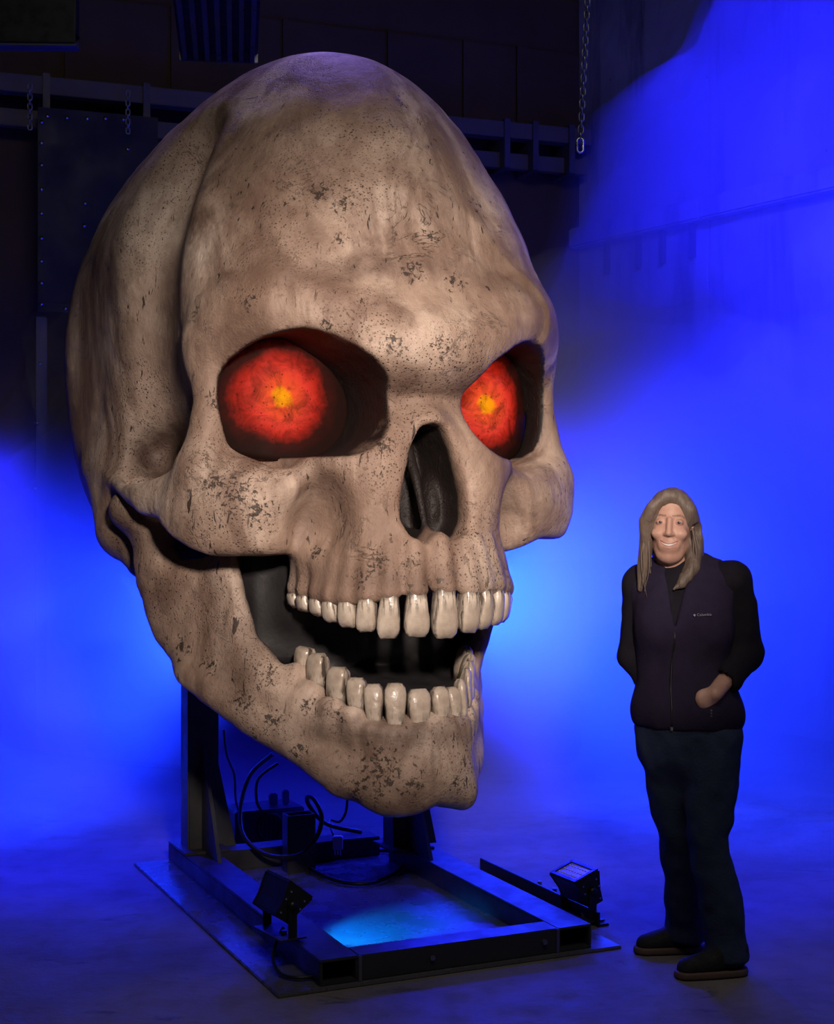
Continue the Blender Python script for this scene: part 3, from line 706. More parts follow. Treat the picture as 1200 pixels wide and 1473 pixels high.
attr(cranium, 'smudge', smudges(V, SMUDGE_C))
V, Q = surface_nets(g_m); V = relax(V, Q, 1, 0.35)
S_, D_ = jaw_sd(np.abs(V[:, 0]), V[:, 1])
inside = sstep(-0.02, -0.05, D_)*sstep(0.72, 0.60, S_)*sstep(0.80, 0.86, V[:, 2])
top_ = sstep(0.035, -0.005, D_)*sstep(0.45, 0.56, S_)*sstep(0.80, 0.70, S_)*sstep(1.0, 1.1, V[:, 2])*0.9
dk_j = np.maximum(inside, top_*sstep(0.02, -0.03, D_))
Z_ = V[:, 2]
st = 0.6*np.exp(-((Z_ - 0.80)/0.05)**2)*sstep(0.6, 0.3, S_) + 0.5*np.exp(-((S_ - 0.62)/0.07)**2)*sstep(0.8, 1.0, Z_) + 0.55*sstep(1.34, 1.46, Z_) + 0.4*np.exp(-((S_ - 1.0)/0.15)**2 - ((Z_ - 1.0)/0.08)**2)
mandible = raw('mandible', to_local(jaw_skew(V)), Q[:, ::-1], M['bone'], skull)
attr(mandible, 'smudge', smudges(jaw_skew(V), SMUDGE_M)); attr(mandible, 'dark', dk_j); attr(mandible, 'stain_shade', np.clip(st, 0, 1))
# black lining of the mouth
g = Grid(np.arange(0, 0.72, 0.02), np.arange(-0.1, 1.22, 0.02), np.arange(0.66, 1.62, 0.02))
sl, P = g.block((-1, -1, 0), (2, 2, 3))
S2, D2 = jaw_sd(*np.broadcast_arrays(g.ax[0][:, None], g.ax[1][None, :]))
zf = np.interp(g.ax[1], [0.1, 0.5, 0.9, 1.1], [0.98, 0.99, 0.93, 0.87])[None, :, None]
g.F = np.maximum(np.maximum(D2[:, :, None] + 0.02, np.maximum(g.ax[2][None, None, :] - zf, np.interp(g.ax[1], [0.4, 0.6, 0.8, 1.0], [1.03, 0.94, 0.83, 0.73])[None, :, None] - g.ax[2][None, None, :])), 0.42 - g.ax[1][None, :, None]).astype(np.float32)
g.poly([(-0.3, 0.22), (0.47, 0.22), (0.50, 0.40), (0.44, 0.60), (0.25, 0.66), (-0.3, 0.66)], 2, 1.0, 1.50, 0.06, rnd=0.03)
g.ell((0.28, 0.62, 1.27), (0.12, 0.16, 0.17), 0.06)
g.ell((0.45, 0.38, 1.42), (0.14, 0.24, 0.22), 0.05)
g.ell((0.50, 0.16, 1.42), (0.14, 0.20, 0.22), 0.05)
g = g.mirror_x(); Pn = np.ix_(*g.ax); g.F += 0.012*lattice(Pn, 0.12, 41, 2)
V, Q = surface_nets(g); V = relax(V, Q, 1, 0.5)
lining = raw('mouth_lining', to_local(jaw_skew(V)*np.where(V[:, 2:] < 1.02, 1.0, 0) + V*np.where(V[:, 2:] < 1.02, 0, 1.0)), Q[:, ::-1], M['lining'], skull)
# lit eye panels
for s in (-1, 1):
    c = np.array([0.412, 0.70, 1.955])
    n_r, n_a = 10, 40; VV = [(0, 0, 0)]; FF = []
    o2 = np.array(SOCKET); cen = np.array([0.412, 1.94])
    ring = []
    for k in range(n_a):
        a = 2*math.pi*k/n_a; lo_, hi_ = 0.02, 0.5
        for _ in range(22):
            mid = 0.5*(lo_ + hi_)
            if poly_sdf(np.array([cen[0] + mid*math.cos(a)]), np.array([cen[1] + mid*math.sin(a)]), o2)[0] < 0.0: lo_ = mid
            else: hi_ = mid
        ring.append(lo_ + 0.012)
    for i in range(1, n_r + 1):
        for k in range(n_a):
            a = 2*math.pi*k/n_a; rr = ring[k]*i/n_r; x = cen[0] + rr*math.cos(a) - c[0]; zz = cen[1] + rr*math.sin(a) - c[2]
            VV.append((s*x, -(0.06 - 0.30*x*x - 0.55*max(0, c[0] + x - 0.47) - 0.10*max(0, 0.35 - c[0] - x)), zz))
    VV[0] = (0, -0.06, cen[1] - c[2])
    FF = [(0, 1 + k, 1 + (k+1) % n_a) for k in range(n_a)] + [(1 + (i-1)*n_a + k, 1 + i*n_a + k, 1 + i*n_a + (k+1) % n_a, 1 + (i-1)*n_a + (k+1) % n_a) for i in range(1, n_r) for k in range(n_a)]
    me = bpy.data.meshes.new('eye_panel'); me.from_pydata(VV, [], FF); o = link('eye_panel', me, M['glow'], skull)
    o.location = (s*c[0], -c[1], c[2]); o['label'] = 'glowing red eye with an orange centre'
    o.modifiers.new('thickness', 'SOLIDIFY').thickness = 0.01
# teeth
def tooth(z_gum, z_tip, w, d, seed, upper):
    rng = random.Random(seed); V = []; F = []; n, k = 16, 12; h = z_tip - z_gum
    gum = []
    z_root = z_gum - 0.35*h
    for i in range(k):
        t = i/(k - 1); f = -0.30 + 1.30*t                      # 0 at the gum, 1 at the tip
        zz = z_gum + f*h
        ww = w*0.5*(0.76 + 0.24*min(1, max(0, f)/0.6)); dd = d*0.5*(0.80 + 0.20*min(1, max(0, f + 0.1)/0.3) - 0.38*max(0, f)**1.6)
        e = max(0, (t - 0.82)/0.18); ww *= math.sqrt(max(0, 1 - e*e*0.55)); dd *= math.sqrt(max(0, 1 - e*e*0.75))
        for j in range(n):
            a = 2*math.pi*j/n; c_, s_ = math.cos(a), math.sin(a); p = 0.62
            V.append((ww*math.copysign(abs(c_)**p, c_)*(1 + rng.uniform(-0.03, 0.03)), dd*math.copysign(abs(s_)**p, s_), zz + (0.004*rng.uniform(-1, 1) if i > k-3 else 0)))
            gum.append(max(min(1, max(0, 1 - f/0.62)), (0.86 + 0.12*(abs(c_) > 0.95))*(abs(c_) > 0.9)))
    for i in range(k - 1):
        for j in range(n): F.append((i*n + j, i*n + (j+1) % n, (i+1)*n + (j+1) % n, (i+1)*n + j))
    V.append((0, 0, z_tip + 0.02*h)); gum.append(0); V.append((0, 0, z_root)); gum.append(1)
    a, b = len(V) - 2, len(V) - 1
    F += [((k-1)*n + j, (k-1)*n + (j+1) % n, a) for j in range(n)] + [((j+1) % n, j, b) for j in range(n)]
    return V, F, gum
rt = random.Random(7)
for A, T, up in ((UP_A, UP_T, True), (LO_A, LO_T, False)):
    for i, (t, za, zb_, w) in enumerate(T):
        p, d, n = tooth_frame(A, t)
        zg, ztip = (za, zb_) if up else (zb_, za)
        V_, F_, gum = tooth(zg, ztip, tooth_width(A, T, i)*rt.uniform(0.95, 1.01), 0.078, i*7 + (1 if up else 50), up)
        ang = math.atan2(d[1], d[0]); c_, s_ = math.cos(ang), math.sin(ang)
        out = n*(0.004 if up else -0.004)
        lean = (0.10 if up else -0.04)*rt.uniform(0.6, 1.3); yaw = rt.uniform(-0.04, 0.04)
        W_ = []
        for (x, y, z_) in V_:
            x += (z_ - zg)*yaw*(1 if up else -1)
            uu = p[0] + out[0] + x*c_ - y*s_; vv = p[1] + out[1] + x*s_ + y*c_
            W_.append((uu, vv, z_))
        W_ = np.array(W_)
        if not up: W_ = jaw_skew(W_) if t > 0.15 else W_
        base = np.array([p[0], p[1], zg]); Wl = to_local(W_) - to_local(base[None])[0]
        me = bpy.data.meshes.new('tooth'); me.from_pydata(Wl.tolist(), [], F_)
        bm = bmesh.new(); bm.from_mesh(me); bmesh.ops.recalc_face_normals(bm, faces=bm.faces); bm.to_mesh(me); bm.free()
        o = link('tooth', me, M['tooth'], skull); o.location = to_local(base[None])[0]
        attr(o, 'gum', gum)
# ---------------------------------------------------------------- steel stand under the skull
BA = Vector((-0.4425, 4.647, 0)); B_R = math.radians(24.5)
stand = empty('steel_stand', BA, B_R)
tag(stand, 'low black steel frame on a flat plate carrying the giant skull on two posts', 'stand')
PW, PL, TH, BH, BW = 1.285, 1.93, 0.012, 0.085, 0.135
MB().box((0, 0, 0), (PW, PL, TH)).build('base_plate', M['plate'], stand, bevel=0.003)
x0, x1 = 0.15, 1.172
def channel(name, a, b, y0, y1):
    m = MB(); w = 0.010
    m.box((a, y0, TH), (b, y1, TH + w)); m.box((a, y0, TH + BH - w), (b, y1, TH + BH)); m.box((a, y0, TH + w), (a + w, y1, TH + BH - w)); m.box((b - w, y0, TH + w), (b, y1, TH + BH - w))
    m.box((a + w, y0 + 0.22, TH + w), (b - w, y0 + 0.23, TH + BH - w))
    return m.build(name, M['steel'], stand, bevel=0.002)
channel('side_beam', x0, x0 + BW, 0.02, PL - 0.02)
channel('side_beam', x1 - BW, x1, 0.02, PL - 0.42)
MB().box((x0 + BW, 0.02, TH), (x1 - BW, 0.02 + 0.10, TH + BH)).build('front_beam', M['steel'], stand, bevel=0.003)
MB().box((x0 + BW, PL - 0.32, TH), (x1 - BW, PL - 0.20, TH + BH)).build('rear_beam', M['steel'], stand, bevel=0.003)
for xx in (x0 + BW + 0.004, x1 - BW - 0.004): MB().box((xx - 0.006, 0.013, TH), (xx + 0.006, 0.021, TH + BH)).build('weld_seam', M['grey_metal'], stand, bevel=0.002)
for xx in (0.55, 0.98): MB().cyl((xx, 0.020, TH + 0.045), (xx, 0.010, TH + 0.045), 0.010, n=6).build('bolt', M['grey_metal'], stand)
zt = TH + BH
for cx, cy in ((x0 + BW/2 + 0.02, 1.72), (x1 - BW/2 - 0.05, 1.40)):
    p = MB().box((cx - 0.068, cy - 0.06, zt), (cx + 0.068, cy + 0.06, 1.72)).build('post', M['steel'], stand, bevel=0.006)
    # gussets
    MB().prism([(cy - 0.06, zt), (cy - 0.30, zt), (cy - 0.06, zt + 0.46)], 0, cx - 0.008, cx + 0.008).build('gusset', M['steel'], stand)
    MB().prism([(cx + 0.06, zt), (cx + 0.16, zt), (cx + 0.06, zt + 0.46)], 1, cy - 0.008, cy + 0.008).build('gusset', M['steel'], stand)
    MB().box((cx - 0.10, cy - 0.12, zt), (cx + 0.10, cy + 0.10, zt + 0.012)).build('foot_plate', M['steel'], stand, bevel=0.003)
# short square tube standing on the plate
tb = ground(430, 1252, TH)
BM = Matrix.Translation(BA) @ Matrix.Rotation(B_R, 4, 'Z'); BMI = BM.inverted()
t_l = BMI @ tb
m = MB(); h = 0.245; w = 0.058; k = 0.005
for s in (-1, 1):
    m.box((t_l.x - w, t_l.y + s*w*0.6 - k, TH), (t_l.x + w, t_l.y + s*w*0.6 + k, TH + h)); m.box((t_l.x + s*w - k, t_l.y - w*0.6, TH), (t_l.x + s*w + k, t_l.y + w*0.6, TH + h))
m.build('stub_tube', M['steel'], stand)
# loose steel bar lying outside the right beam
a = ground(692, 1252, 0.0); b = ground(862, 1334, 0.0); d = (b - a); ang = math.atan2(d.y, d.x)
bar = empty('steel_bar', (a + b)/2, ang); tag(bar, 'loose black steel angle bar lying on the floor beside the stand', 'bar')
L = d.length
MB().box((-L/2, -0.006, 0.0), (L/2, 0.006, 0.055)).build('upright_flange', M['black'], bar, bevel=0.002)
MB().box((-L/2, 0.006, 0.0), (L/2, 0.045, 0.010)).build('flat_flange', M['black'], bar, bevel=0.002)
for x in (-0.02, 0.10): MB().cyl((x, 0.03, 0.01), (x, 0.03, 0.055), 0.009, n=8).build('bolt', M['grey_metal'], bar)
# ---------------------------------------------------------------- lamps on the floor
def led_lamp(loc, rz, tilt, label, W=0.17, D=0.105, H=0.11):
    root = empty('floor_lamp', loc, rz); tag(root, label, 'lamp', 'small black wash lamps on the floor')
    R = Matrix.Translation((0, 0, 0.115)) @ Matrix.Rotation(tilt, 4, 'X')
    # housing flares towards the lens; profile in the (y, z) plane, lens on top
    prof = [(-D*0.30, -H*0.5), (D*0.30, -H*0.5), (D*0.34, -H*0.1), (D*0.52, H*0.5), (-D*0.52, H*0.5), (-D*0.34, -H*0.1)]
    MB().prism(prof, 0, -W/2, W/2, R).build('housing', M['black'], root, bevel=0.003)
    for s in (-1, 1):
        ep = MB().prism([(y*1.06, z*1.04) for y, z in prof], 0, s*W/2, s*(W/2 + 0.006), R).build('end_plate', M['black'], root, bevel=0.001)
        for (y, z) in ((-0.30, 0.32), (0.30, 0.32), (-0.22, -0.36), (0.22, -0.36), (-0.32, 0.05), (0.32, 0.05)):
            q = R @ Vector((s*(W/2 + 0.006), y*D, z*H)); e = R @ Vector((s*(W/2 + 0.010), y*D, z*H)); MB().cyl(q, e, 0.0035, n=8).build('screw', M['bright'], ep)
        q = R @ Vector((s*(W/2 + 0.006), 0, 0)); e = R @ Vector((s*(W/2 + 0.022), 0, 0)); MB().cyl(q, e, 0.017, 0.014, 14).build('knob', M['rubber'], root, True)
        MB().box((s*(W/2 + 0.012) - 0.002, -0.016, 0.0), (s*(W/2 + 0.012) + 0.002, 0.016, 0.125)).build('bracket_arm', M['black'], root)
    fr = MB()
    for y in (-1, 1): fr.box((-W/2, y*D*0.46 - 0.007, H*0.5), (W/2, y*D*0.46 + 0.007, H*0.5 + 0.010), R)
    for x in (-1, 1): fr.box((x*(W/2 - 0.007) - 0.007, -D*0.46, H*0.5), (x*(W/2 - 0.007) + 0.007, D*0.46, H*0.5 + 0.010), R)
    fr.build('bezel', M['black'], root)
    ln = MB().box((-W/2 + 0.014, -D*0.40, H*0.5), (W/2 - 0.014, D*0.40, H*0.5 + 0.004), R).build('lens', M['lens'], root)
    for i in range(8):
        for j in range(3):
            c = R @ Vector((-W*0.36 + W*0.72*i/7, -D*0.24 + D*0.24*j, H*0.5 + 0.004)); e = R @ Vector((-W*0.36 + W*0.72*i/7, -D*0.24 + D*0.24*j, H*0.5 + 0.008))
            MB().cyl(c, e, 0.0055, 0.003, 8).build('diode', M['led'], ln, True)
    MB().box((-W/2 - 0.02, -0.05, 0.0), (W/2 + 0.02, 0.05, 0.006)).build('bracket', M['steel'], root, bevel=0.001)
    MB().cyl((W*0.2, 0, -0.012), (W*0.2, 0, 0.018), 0.010, n=6).build('bracket_bolt', M['grey_metal'], root)
    return root
lb = ground(832, 1322, 0.0); lb.z = 0.012
led_lamp(lb, math.radians(-62), math.radians(20), 'black wash lamp on the floor beside the woman, lens tilted up')
lf = BM @ Vector((x0 - 0.03, 0.33, TH + BH)); lf.z = TH + BH + 0.012
lamp_l = led_lamp(lf, math.radians(-58), math.radians(-38), 'black wash lamp on the front left beam of the steel stand')
sd = spot('lamp_beam', (lf.x + 0.07, lf.y + 0.10, lf.z + 0.16), BM @ Vector((0.55, 0.52, 0.0)), 90, (0.0, 0.22, 1.0), 52, 0.6, 0.03)
# ---------------------------------------------------------------- electrics behind the stand
pb = ground(378, 1207, 0.0)
box = empty('power_box', pb, B_R); tag(box, 'black power supply box with plugs on top, behind the stand', 'power box')
MB().box((-0.17, -0.11, 0.012), (0.17, 0.11, 0.16)).build('case', M['black'], box, bevel=0.006)
MB().tube([(0.06*math.cos(a*math.pi/12), -0.112, 0.08 + 0.06*math.sin(a*math.pi/12)) for a in range(24)], 0.006, 6, True).build('fan_ring', M['rubber'], box, True)
for i in range(5): MB().box((-0.003, -0.115, 0.03), (0.003, -0.111, 0.13), Matrix.Translation((0, 0, 0.0)) @ Matrix.Translation((-0.04 + 0.02*i, 0, 0))).build('grille_bar', M['rubber'], box)
MB().box((0.02, -0.05, 0.16), (0.06, -0.02, 0.22)).build('plug', M['rubber'], box, bevel=0.006)
MB().box((0.09, -0.04, 0.16), (0.12, -0.01, 0.23)).build('plug', M['rubber'], box, bevel=0.006)
for x in (-0.14, 0.14):
    for y in (-0.08, 0.08): MB().cyl((x, y, 0), (x, y, 0.014), 0.014, n=10).build('foot', M['rubber'], box)
def cable(pts, r, label, name='cable', m='rubber', plug=None):
    P = spline(pts, 10); base = P[0].copy(); root = empty(name, base); tag(root, label, 'cable', 'cables around the stand')
    MB().tube([p - base for p in P], r, 8).build('cord', M[m], root, True)
    if plug:
        e = P[-1] - base; MB().box(e - Vector((0.022, 0.018, 0.03)), e + Vector((0.022, 0.018, 0.03))).build('plug', M[plug], root, bevel=0.004)
        for k in (-1, 0, 1): MB().box(e + Vector((k*0.012 - 0.003, -0.003, -0.055)), e + Vector((k*0.012 + 0.003, 0.003, -0.03))).build('pin', M['bright'], root)
    return root
cable([at(392, 1085, 6.6), at(360, 1115, 6.5), at(346, 1165, 6.4), at(352, 1205, 6.3), at(385, 1230, 6.2), at(430, 1230, 6.15), at(455, 1205, 6.15), at(463, 1175, 6.2), at(452, 1150, 6.25), at(442, 1146, 6.3), at(446, 1160, 6.35), at(470, 1185, 6.4), at(520, 1197, 6.45)], 0.010, 'thick black cable looping down from the jaw to the short square tube')
cable([ground(436, 1236, 0.03), ground(450, 1252, 0.025), ground(490, 1268, 0.025), ground(530, 1270, 0.025), ground(565, 1258, 0.025), ground(580, 1240, 0.025), ground(560, 1224, 0.025), ground(520, 1226, 0.025)], 0.009, 'black cable coiled flat on the steel plate between the beams')
cable([at(400, 1098, 6.7), at(372, 1120, 6.7), at(369, 1150, 6.75), at(376, 1166, 6.8)], 0.007, 'thin black cable dropping from the jaw to the power box')
cable([at(322, 1050, 6.5), at(326, 1085, 6.5), at(337, 1115, 6.6), at(339, 1150, 6.7), at(345, 1172, 6.8)], 0.005, 'hair-thin wire hanging beside the left post of the stand')
cable([at(500, 1150, 6.6), at(497, 1170, 6.6), at(488, 1182, 6.6), at(474, 1180, 6.6), at(478, 1196, 6.5), at(486, 1212, 6.45)], 0.006, 'black lead ending in a pale three-pin plug above the plate', plug='white')
cable([ground(-40, 1072, 0.014), ground(60, 1082, 0.014), ground(150, 1095, 0.014), ground(230, 1102, 0.014), ground(300, 1103, 0.014)], 0.013, 'long dark cable running across the floor at the far left')
p0 = BM @ Vector((x0 - 0.02, 0.32, 0.16))
cable([(p0.x, p0.y, 0.13), (p0.x - 0.03, p0.y - 0.06, 0.06), (p0.x + 0.0, p0.y - 0.16, 0.026), (p0.x + 0.07, p0.y - 0.21, 0.024), (p0.x + 0.15, p0.y - 0.17, 0.024)], 0.006, 'short black lead trailing from the front lamp onto the plate')
# ---------------------------------------------------------------- the woman beside the skull
PO = Vector((0.95, 5.0, 0))
def axis_mix(lo, f0, f1, hi, coarse, fine):
    a = list(np.arange(lo, f0, coarse)) + list(np.arange(f0, f1, fine)) + list(np.arange(f1, hi, coarse)); return np.array(a)
HY = math.radians(-14)                                      # head turned a little to the viewer's left
HC = Vector((-0.083, -0.02, 1.497))
def H(p):
    x, y, z = p; c, s = math.cos(HY), math.sin(HY); roll = 0.03
    x, z = x + roll*z, z - roll*x
    return (HC.x + x*c - y*s, HC.y + x*s + y*c, HC.z + z)
HR = (0, 0, math.degrees(HY))
LS, LE, LW = (0.115, -0.06, 1.315), (0.172, -0.01, 1.065), (0.040, -0.150, 0.948)
RS, RE, RW = (-0.165, 0.09, 1.30), (-0.180, 0.13, 1.05), (-0.135, 0.03, 0.93)
LHIP, RHIP = (0.055, -0.05, 0.80), (-0.105, 0.05, 0.80)
LK, RK = (0.025, -0.085, 0.46), (-0.055, 0.045, 0.46)
LA, RA = (0.095, -0.09, 0.09), (0.005, 0.15, 0.09)
BR = (0, 0, -24)                                            # torso turned towards the skull
def torso(g, e, k=0.06):
    g.ell((-0.035, 0.015, 1.20), (0.165 + e, 0.115 + e, 0.19 + e), k, rot=BR)
    g.ell((-0.035, 0.015, 1.02), (0.150 + e, 0.115 + e, 0.20 + e), k, rot=BR)
    g.ell((-0.030, 0.005, 0.86), (0.160 + e, 0.120 + e, 0.16 + e), k, rot=BR)
    g.tube([LS, (-0.035, 0.02, 1.318), RS], [0.055 + e, 0.050 + e, 0.055 + e], k)
    g.ell((0.02, -0.085, 1.17), (0.075 + e, 0.06 + e, 0.075 + e), k, rot=BR)
    g.ell((-0.11, -0.045, 1.17), (0.075 + e, 0.06 + e, 0.075 + e), k, rot=BR)
# --- body: one continuous surface, finely sampled round the head
g = Grid(axis_mix(-0.30, -0.19, 0.03, 0.30, 0.009, 0.0027), axis_mix(-0.27, -0.15, 0.12, 0.28, 0.009, 0.0027), axis_mix(0.02, 1.355, 1.65, 1.66, 0.009, 0.0027))
torso(g, -0.012)
g.tube([LS, LE], [0.045, 0.038], 0.03); g.tube([LE, LW], [0.037, 0.027], 0.02)
g.tube([RS, RE], [0.045, 0.038], 0.03); g.tube([RE, RW], [0.037, 0.027], 0.02)
# left hand, half in the vest pocket: palm, four bent fingers, thumb
g.ell((0.012, -0.142, 0.925), (0.042, 0.019, 0.034), 0.02, rot=(0, 35, 20))
for i, (dx, dz) in enumerate(((0.012, 0.020), (0.0, 0.006), (-0.008, -0.010), (-0.010, -0.026))):
    b = (-0.018 + dx*0.4, -0.120, 0.905 + dz); c_ = (-0.05 + dx*0.3, -0.104, 0.885 + dz); d_ = (-0.062 + dx*0.3, -0.090, 0.868 + dz)
    g.tube([b, c_, d_], [0.0095, 0.009, 0.0075], 0.006)
g.tube([(0.02, -0.140, 0.950), (-0.012, -0.125, 0.942), (-0.032, -0.112, 0.930)], [0.011, 0.010, 0.008], 0.008)
for hip, kn, an in ((LHIP, LK, LA), (RHIP, RK, RA)):
    g.tube([hip, kn], [0.075, 0.05], 0.04); g.tube([kn, an], [0.048, 0.035], 0.03)
    g.tube([an, (an[0] - 0.02, an[1], 0.055), (an[0] - 0.12, an[1] - 0.03, 0.034)], [0.033, 0.025, 0.016], 0.01)
g.tube([(-0.045, 0.02, 1.30), H((0.0, 0.025, -0.09))], [0.062, 0.052], 0.03)          # neck
g.ell(H((0, 0.012, 0.035)), (0.072, 0.090, 0.092), 0.02, rot=HR)                     # skull
g.ell(H((0, -0.030, -0.028)), (0.056, 0.062, 0.078), 0.03, rot=HR)                   # face
g.ell(H((0, -0.050, -0.096)), (0.027, 0.030, 0.026), 0.03, rot=HR)                  # chin
for s in (-1, 1):
    g.tube([H((s*0.050, 0.01, -0.045)), H((s*0.026, -0.045, -0.088))], [0.014, 0.014], 0.03)      # jaw
    g.ell(H((s*0.038, -0.070, -0.020)), (0.022, 0.020, 0.018), 0.018, rot=HR)        # cheeks raised by the smile
    g.ell(H((s*0.031, -0.096, 0.020)), (0.019, 0.016, 0.012), 0.016, rot=HR, cut=True)
    g.ell(H((s*0.031, -0.072, 0.019)), (0.015, 0.014, 0.011), 0.004, rot=HR)         # eyelids
    g.ell(H((s*0.011, -0.091, -0.022)), (0.008, 0.010, 0.007), 0.006, rot=HR)        # nostril wings
    g.tube([H((s*0.018, -0.090, -0.030)), H((s*0.036, -0.080, -0.062))], [0.002, 0.002], 0.006, cut=True)
    g.ell(H((s*0.073, 0.012, -0.010)), (0.010, 0.020, 0.032), 0.006, rot=HR)         # ears
    g.ell(H((s*0.080, 0.006, -0.010)), (0.007, 0.011, 0.020), 0.005, rot=HR, cut=True)
g.tube([H((0, -0.088, 0.028)), H((0, -0.095, 0.004)), H((0, -0.105, -0.018))], [0.007, 0.0085, 0.0105], 0.012)   # nose
g.ell(H((0, -0.074, -0.060)), (0.034, 0.021, 0.022), 0.014, rot=HR)
mouth = [(-0.028, -0.083, -0.0475), (-0.014, -0.0945, -0.0560), (0, -0.0975, -0.0590), (0.014, -0.0945, -0.0560), (0.028, -0.083, -0.0475)]
g.tube([H(p) for p in mouth], [0.0020, 0.0036, 0.0042, 0.0036, 0.0020], 0.003, cut=True)
g.tube([H((x, y + 0.004, z + 0.0068)) for x, y, z in mouth], [0.0015, 0.0028, 0.0028, 0.0028, 0.0015], 0.004)
g.tube([H((x, y + 0.004, z - 0.0072)) for x, y, z in mouth], [0.0015, 0.0032, 0.0038, 0.0032, 0.0015], 0.004)
V, Q = surface_nets(g); V = relax(V, Q, 1, 0.4)
def skin_material():
    t = NT('skin'); v = t.coord(); n = t.noise(v, 28.0, 5, 0.6)
    base = t.ramp(n, [(0.3, (0.50, 0.27, 0.20)), (0.7, (0.62, 0.37, 0.285))])
    base = t.mix(t.attr('lip'), base, (0.42, 0.13, 0.12))
    base = t.mix(t.math('MULTIPLY', t.attr('brow'), t.ramp(t.noise(v, 220.0, 2), [(0.3, 0.4), (0.6, 1.0)])), base, (0.12, 0.075, 0.05))
    return t.fin(base, 0.45, 0.0, t.bump(t.noise(v, 180.0, 3), 0.15, 0.002), 0.4)
person = raw('person', V, Q, skin_material()); person.location = PO
tag(person, 'smiling long-haired woman in dark vest and jeans, hand in pocket', 'person')
c, s = math.cos(-HY), math.sin(-HY); q = V - np.array(HC); hx = q[:, 0]*c - q[:, 1]*s; hy = q[:, 0]*s + q[:, 1]*c; hz = q[:, 2] + 0.03*hx
dl = np.abs(hz - (-0.0592 + 14.5*hx**2)); lip = np.clip(1.5 - dl/0.0062, 0, 1)*(np.abs(hx) < 0.030)*(hy < -0.070)*0.8
attr(person, 'lip', lip)
bz = 0.040 + 0.10*(np.abs(hx) - 0.012) - 5*(np.clip(np.abs(hx) - 0.034, 0, 1))**2*10
attr(person, 'brow', 0.85*np.clip(1.3 - np.abs(hz - bz)/0.0035, 0, 1)*(np.abs(hx) > 0.010)*(np.abs(hx) < 0.050)*(hy < -0.055))
def wear(name, g, m, it=1, parent=None):
    V, Q = surface_nets(g); V = relax(V, Q, it, 0.5); return raw(name, V, Q, m, parent or person)
# --- eyes and teeth
eye_w = plain('eye_white', (0.42, 0.37, 0.36), 0.15, 0, 0.05); iris = plain('eye_iris', (0.05, 0.055, 0.07), 0.1, 0, 0.2)
for s_ in (-1, 1):
    o = bpy.data.objects.new('eye', None)
    cpos = Vector(H((s_*0.031, -0.0745, 0.0185)))
    bm = bmesh.new(); bmesh.ops.create_uvsphere(bm, u_segments=16, v_segments=10, radius=0.0125); bmesh.ops.scale(bm, vec=(1.0, 1.0, 0.36), verts=bm.verts); me = bpy.data.meshes.new('eye'); bm.to_mesh(me); bm.free()
    o = link('eye', me, eye_w, person); o.location = cpos; o.rotation_euler = (0, 0, HY)
    bm = bmesh.new(); bmesh.ops.create_uvsphere(bm, u_segments=12, v_segments=8, radius=0.0055); bmesh.ops.scale(bm, vec=(1, 0.3, 0.85), verts=bm.verts); me = bpy.data.meshes.new('iris'); bm.to_mesh(me); bm.free()
    i_ = link('iris', me, iris, o); i_.location = (0.001, -0.0122, 0)
mb = MB()
tm = plain('woman_teeth', (0.75, 0.70, 0.64), 0.25, 0, 0.05)
mt = [Vector(H((x, y + 0.0030, z + 0.0006))) for x, y, z in mouth]
P_ = spline(mt, 4)
MB().tube(P_, [0.0006 + 0.0032*math.sin(math.pi*i/(len(P_)-1)) for i in range(len(P_))], 8).build('teeth', tm, person, True)
# --- shirt: body, collar and three-quarter sleeves
cloth_black = plain('black_jersey', (0.014, 0.012, 0.018), 0.85, 0, 0.2, 20, 0.3, spec=0.15)
fleece = plain('dark_plum_fleece', (0.028, 0.021, 0.046), 0.95, 0, 0.25, 30, 0.6, spec=0.1)
denim = plain('dark_denim', (0.035, 0.050, 0.095), 0.85, 0, 0.45, 9, 0.5, spec=0.15)
def folds(g, amp, cell, seed, sc=(1, 1, 1)):
    P = [p/k for p, k in zip(np.ix_(*g.ax), sc)]; g.F += (amp*lattice(P, cell, seed, 2)).astype(np.float32)
st = 0.007
g = Grid(np.arange(-0.31, 0.31, st), np.arange(-0.28, 0.28, st), np.arange(0.86, 1.44, st))
torso(g, 0.0)
g.tube([(-0.045, 0.02, 1.29), (-0.056, 0.010, 1.335)], [0.080, 0.062], 0.03)
g.tube([LS, (0.150, -0.03, 1.20), LE], [0.066, 0.062, 0.061], 0.03); 
mid = tuple(np.array(LE)*0.42 + np.array(LW)*0.58)
g.tube([LE, mid], [0.062, 0.053], 0.02)
g.tube([RS, RE], [0.068, 0.060], 0.03); g.tube([RE, RW], [0.058, 0.045], 0.02)
g.tube([mid, LW, tuple(2*np.array(LW) - np.array(mid))], [0.040, 0.036, 0.034], 0.0, cut=True)
folds(g, 0.006, 0.07, 61)
shirt = wear('shirt', g, cloth_black)
